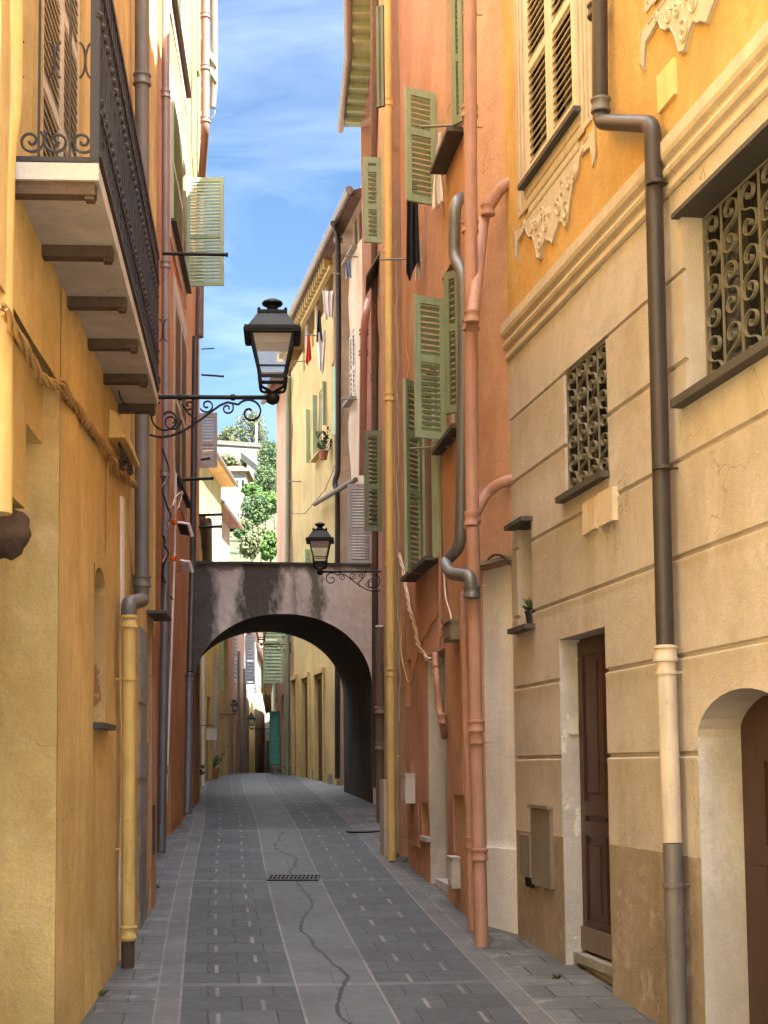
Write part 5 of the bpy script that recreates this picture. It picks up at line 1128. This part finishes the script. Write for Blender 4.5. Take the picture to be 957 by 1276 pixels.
lamps_far = [(FD.W(475.5, 712, .0), FD.n, .80, 'black lantern on a bracket in front of the stained arch on the right'),
    (FI.W(339.5, 857, 0), FI.n, .90, 'small far lantern seen through the arch under its crown'),
    (FO.P(FO.sz(270, 892)[0], FO.sz(270, 890)[1]), FO.n, .42, 'small far lantern on the left wall of the lane beyond the arch'),
    (FE.W(362, 803, .0), FE.n, .72, 'far lantern half hidden by the crown of the arch'),
    (FI.W(338, 908, 0), FI.n, .60, 'smallest far lantern at the end of the lane')]
for l_ in lamps_far: place_lamp(*l_)

# ================================================================== STREET DETAILS
def on_street(px, py): 
    d = ray(px, py); Y = 4
    while Y < 60:
        P = EYE + d*(Y/d.y)
        if P.z <= sum(zg(Y + q) for q in (-2, -1, 0, 1, 2))/5: return P
        Y += .01
    return P
g0, g1 = on_street(332, 1098), on_street(397, 1098); g2 = on_street(336, 1091.5)
gr = thing('drain_grate', 'iron drain grate with slots across the middle of the paving', 'drain grate', (g0 + g1)/2); ex = g1 - g0; dy = max(.14, g2.y - g0.y); sl = V((0, dy, dy*.055)); up = V((0, 0, .012))
mb = MB(); b0 = g0 + V((0, 0, .004)); mb.box(b0, ex, sl*.1, up); mb.box(b0 + sl*.9, ex, sl*.1, up); mb.box(b0 + sl*.45, ex, sl*.1, up)
for i in range(13): mb.box(b0 + ex*(i/12.6) + sl*.1, ex*.032, sl*.8, up*.9)
mb.build('grate_bars', 'railiron', gr); mb = MB(); mb.box(b0 - V((0, 0, .004)), ex, sl, up*.4); mb.build('grate_dark_sheet', 'dark', gr)  # flat near-black sheet painted as the dark below the bars
mp_ = on_street(452, 1037); mb = MB(); mb.lathe(mp_ + V((0, 0, .005)), [(.02, 0), (.24, .0), (.25, .012), (.20, .014), (.02, .014)], 20); tag(mb.build('manhole_cover', 'railiron'), 'round manhole cover near the right side before the arch', 'manhole cover')
def pot_plant(px, py, label, s, big):
    b = on_street(px, py); r_ = sprig('potted_plant', label, 'pot plant', b + V((0, 0, .28*s)), 12, .7, .14*s, 'leaf'); mb = MB(); mb.lathe(b, [(.11*s, 0), (.16*s, .26*s), (.18*s, .262*s), (.18*s, .32*s), (.13*s, .32*s)], 14); mb.build('pot', 'pot', r_, smooth=40)
pot_plant(266, 971, 'bushy pot plant at the foot of the left wall beyond the arch', .9, 1)
pot_plant(238, 990, 'dark pot plant tucked beside the grey pipe at the left foot of the arch', 1.0, 0)
sg = thing('wall_sign', 'square white hanging sign on the left wall beyond the arch', 'sign', at(263, 921, 36)); p = at(257, 922, 36); q = at(270, 908, 36); mb = MB(); mb.box(p, V((q.x - p.x, 0, 0)), V((0, .06, 0)), V((0, 0, q.z - p.z))); mb.build('board', 'plastic', sg)
c = (p + q)/2 - V((0, .035, 0)); mb = MB(); mb.tube([c + V((math.cos(a)*.085, 0, math.sin(a)*.085)) for a in [R(20 + 14*i) for i in range(11)]], .008, 6); mb.box(c + V((-.07, 0, -.05)), V((.14, 0, 0)), V((0, .004, 0)), V((0, 0, .012))); mb.build('emblem', 'greysh', sg)
mb = MB(); mb.tube([FN.W(250, 904, 0), at(268, 904.5, 36)], .012, 6); mb.build('arm', 'iron', sg)
bn = on_street(352, 966); bt = thing('stone_step', 'low wooden step by the door at the far corner of the yellow house', 'step', bn); mb = MB(); mb.box(bn - V((.35, 0, -.18)), V((.7, 0, 0)), V((0, .3, 0)), V((0, 0, .05))); mb.build('tread', 'doorgrey', bt)
mb = MB()
for x_ in (-.3, .25): mb.box(bn + V((x_, .03, -.05)), V((.06, 0, 0)), V((0, .22, 0)), V((0, 0, .228)))
mb.build('leg', 'doorgrey', bt)
for (px, py, lb) in ((398, 972, 'small grey planter trough by the right wall beyond the arch'), (418, 978, 'small stone block at the right wall beyond the arch')):
    b = on_street(px, py); mb = MB(); mb.prism([b + V((-.16, 0, -.02)), b + V((.16, 0, -.02)), b + V((.19, 0, .24)), b + V((-.19, 0, .24))], V((0, .35, 0))); tag(mb.build('planter', 'stone'), lb, 'planter')

# ================================================================== HILLSIDE
def crown(mb, c, rx, rz, n, size, seed):
    rnd = random.Random(seed); cl = []
    for i in range(max(9, n//55)):
        while True:
            p = V((rnd.uniform(-1, 1), rnd.uniform(-1, 1), rnd.uniform(-1, 1)))
            if .25 < p.length < .95: break
        cl.append((p, rnd.uniform(.18, .40)))
    for i in range(n):
        p, r = rnd.choice(cl); d = V((rnd.gauss(0, 1), rnd.gauss(0, 1), rnd.gauss(0, 1))).normalized()*r*rnd.uniform(.6, 1.05); q = p + d
        w = V((q.x*rx, q.y*rx, q.z*rz)) + V(c); nrm = (d.normalized() + V((rnd.uniform(-.6, .6), rnd.uniform(-.6, .6), rnd.uniform(-.3, .9)))).normalized(); a = nrm.orthogonal().normalized(); b = nrm.cross(a); th = rnd.uniform(0, 6.3)
        a, b = a*math.cos(th) + b*math.sin(th), b*math.cos(th) - a*math.sin(th); s_ = size*rnd.uniform(.6, 1.3)
        mb.poly([w - a*s_, w - b*s_*.55, w + a*s_, w + b*s_*.55])
def tree(label, px, py, Y, rpx, hr, mat, n=3600, trunk=1.0, group='trees on the hillside', seed=1):
    c = at(px, py, Y); r = rpx*Y/F_PX; rz = r*hr; gz_ = hill_z(c.x, Y); base = V((c.x, Y, min(gz_, c.z - rz*.7) - .3)); t_ = thing('tree', label, 'tree', base, group)
    mb = MB(); top = c + V((0, 0, rz*.3)); mb.tube([base, base + (top - base)*.5 + V((.1*r, 0, 0)), top], [r*.12, r*.08, r*.02], 8)
    for a in range(5):
        an = a*1.3 + seed; f = base + (top - base)*(.45 + .08*a); mb.tube([f, f + V((math.cos(an)*r*.35, math.sin(an)*r*.35, rz*.25)), f + V((math.cos(an)*r*.65, math.sin(an)*r*.65, rz*.45))], [r*.045, r*.03, r*.012], 6)
    mb.build('trunk', 'bark', t_, smooth=60); mb = MB(); crown(mb, c, r, rz, n, max(.15, r*.07), seed); mb.build('crown', mat, t_, recalc=False)
for i, a in enumerate([('round olive green tree left on the hill skyline', 289, 543, 262, 13, 1.0, 'leafo'), ('tall grey green tree on the skyline under the lamp bracket scroll', 313, 537, 268, 20, 1.25, 'leafo'), ('paler bush at the left end of the hill skyline', 274, 548, 266, 9, .9, 'leafo'),
    ('dark pine beside the orange house edge high on the hill', 336, 568, 222, 16, 1.35, 'leaf'), ('dark green tree below the high pine', 331, 600, 205, 17, 1.1, 'leaf'), ('second dark tree against the right house edge', 343, 585, 214, 12, 1.3, 'leaf'),
    ('bright green bush above the big round tree', 314, 611, 165, 12, .7, 'leafl'), ('bright green bush right of the villa', 330, 622, 162, 14, .8, 'leafl'), ('big round dark green tree in the middle of the hillside', 319, 637, 150, 19, 1.0, 'leaf'), ('bright bush right of the big round tree', 341, 628, 156, 12, 1.0, 'leafl'),
    ('olive bush at the foot of the hill above the arch', 313, 678, 118, 14, 1.2, 'leafo'), ('green tree at the foot of the hill beside the right house edge', 336, 682, 121, 14, 1.3, 'leafl'), ('pale shrub below the hilltop wall on the left', 283, 574, 236, 11, .7, 'leafo'), ('pale shrub right of the first shrub below the hilltop wall', 299, 578, 232, 9, .6, 'leafo'), ('small shrub above the villa roof', 306, 655, 140, 9, .8, 'leafo'),
    ('grey olive tree low on the right of the hillside', 325, 668, 126, 12, .9, 'leafo'), ('dark shrub behind the orange eaves', 300, 664, 132, 8, .8, 'leaf')]):
    tree(*a, seed=i + 3)
# hilltop terrace wall
tw = thing('terrace_wall', 'pale stone terrace wall near the hilltop', 'wall', at(297, 585, 240)); a, b = at(255, 553, 240), at(325, 558, 238); mb = MB(); bt_ = V((0, 0, -9))
mb.prism([a, b, b + bt_ + V((-2.2, -3, 0)), a + bt_ + V((0, -3, 0))], V((.5, 5, 0))); mb.build('wall', 'ruin', tw); mb = MB(); mb.box(a + V((-.2, -.3, .01)), b - a + V((.5, 0, 0)), V((.1, 1.2, 0)), V((0, 0, .7))); mb.build('parapet', 'ruin', tw)
mb = MB(); a, b = at(300, 572, 232), at(322, 590, 226); mb.prism([a, a + V((0, 0, 1.2)), b + V((0, 0, 1.2)), b], V((.4, 1.2, 0))); tag(mb.build('retaining_wall', 'ruin'), 'low stone wall slanting down the hillside from the terrace', 'wall')
mb = MB(); a = at(319.5, 553, 244); mb.tube([a - V((0, 0, 3)), a, a + V((0, 0, 3.6))], .14, 8); tag(mb.build('pole', 'plastic'), 'thin pale pole standing on the hilltop terrace', 'pole')
vl = thing('villa', 'pale hillside villa with a low orange tiled roof', 'house', at(292, 625, 172)); a, b = at(276, 625, 172), at(306, 625, 172); zt_ = at(290, 588, 172).z; mb = MB(); w_ = b - a; w_.z = 0; mb.box(a - V((0, 0, 3)), w_, V((0, 6, 0)), V((0, 0, zt_ - a.z + 3))); mb.build('wall', 'villaw', vl)
mb = MB(); e = .5; c0 = V((a.x - e, a.y - e, zt_ + .01)); rw = w_.x + 2*e; i0 = len(mb.v); ap = [c0, c0 + V((rw, 0, 0)), c0 + V((rw, 7, 0)), c0 + V((0, 7, 0))]; r1, r2 = c0 + V((rw*.3, 3.5, 1.3)), c0 + V((rw*.7, 3.5, 1.3))
for f in ((ap[0], ap[1], r2, r1), (ap[1], ap[2], r2), (ap[2], ap[3], r1, r2), (ap[3], ap[0], r1), (ap[3], ap[2], ap[1], ap[0])): mb.poly(f)
mb.build('roof', 'tileo', vl)
for q in (.2, .55, .8):
    mb = MB(); mb.box(V((a.x + w_.x*q, a.y - .02, zt_ - 1.9)), V((.5, 0, 0)), V((0, .05, 0)), V((0, 0, 1.0))); f_ = mb.build('window', 'greenl', vl); mb = MB(); mb.box(V((a.x + w_.x*q + .08, a.y - .03, zt_ - 1.82)), V((.34, 0, 0)), V((0, .008, 0)), V((0, 0, .84))); mb.build('pane', 'pane', f_)

rw_ = random.Random(5)
for i, (px, py, lb) in enumerate(((126, 1243, 'small weed in the joint at the foot of the mustard wall'), (641, 1163, 'small weed in the corner by the white recess'), (694, 1222, 'weed tuft at the foot of the beige wall left of the door'), (505, 1076, 'tiny weed at the foot of the orange wall'), (196, 1108, 'tiny weed at the foot of the left wall beyond the yellow pipe'))):
    b = on_street(px, py); mb = MB()
    for q in range(22):
        an = rw_.uniform(0, 6.3); d = V((math.cos(an), math.sin(an), rw_.uniform(.5, 1.8))).normalized(); l_ = rw_.uniform(.03, .09); h = d.orthogonal().normalized()*.006
        mb.poly([b + h*.4, b + d*l_*.6 + h, b + d*l_ - V((0, 0, .01)), b + d*l_*.6 - h])
    tag(mb.build('weed', 'leafl', recalc=False), lb, 'weed', 'weeds at the wall feet')

cable('thin black cable looping down from the far end of the balcony', [FL.W(146, 478, .05), FL.W(150, 495, .06), FL.W(158, 508, .06), FL.W(168, 506, .06), FL.W(171, 488, .05)], .006, 'cabled', wob=.01)
cable('thin brown cable running down the orange wall from the top sage shutter', [FB.W(508, 300, .02), FB.W(506.5, 420, .02), FB.W(509, 500, .03), FB.W(503.5, 560, .02), FB.W(503, 640, .02)], .008, 'cable', wob=.03)
cable('thin pale wire running beside the yellow drainpipe', [FC.W(494, 300, .03), FC.W(495, 420, .03), FC.W(496, 640, .03), FC.W(497.5, 900, .03)], .008, 'cablew', wob=.03)
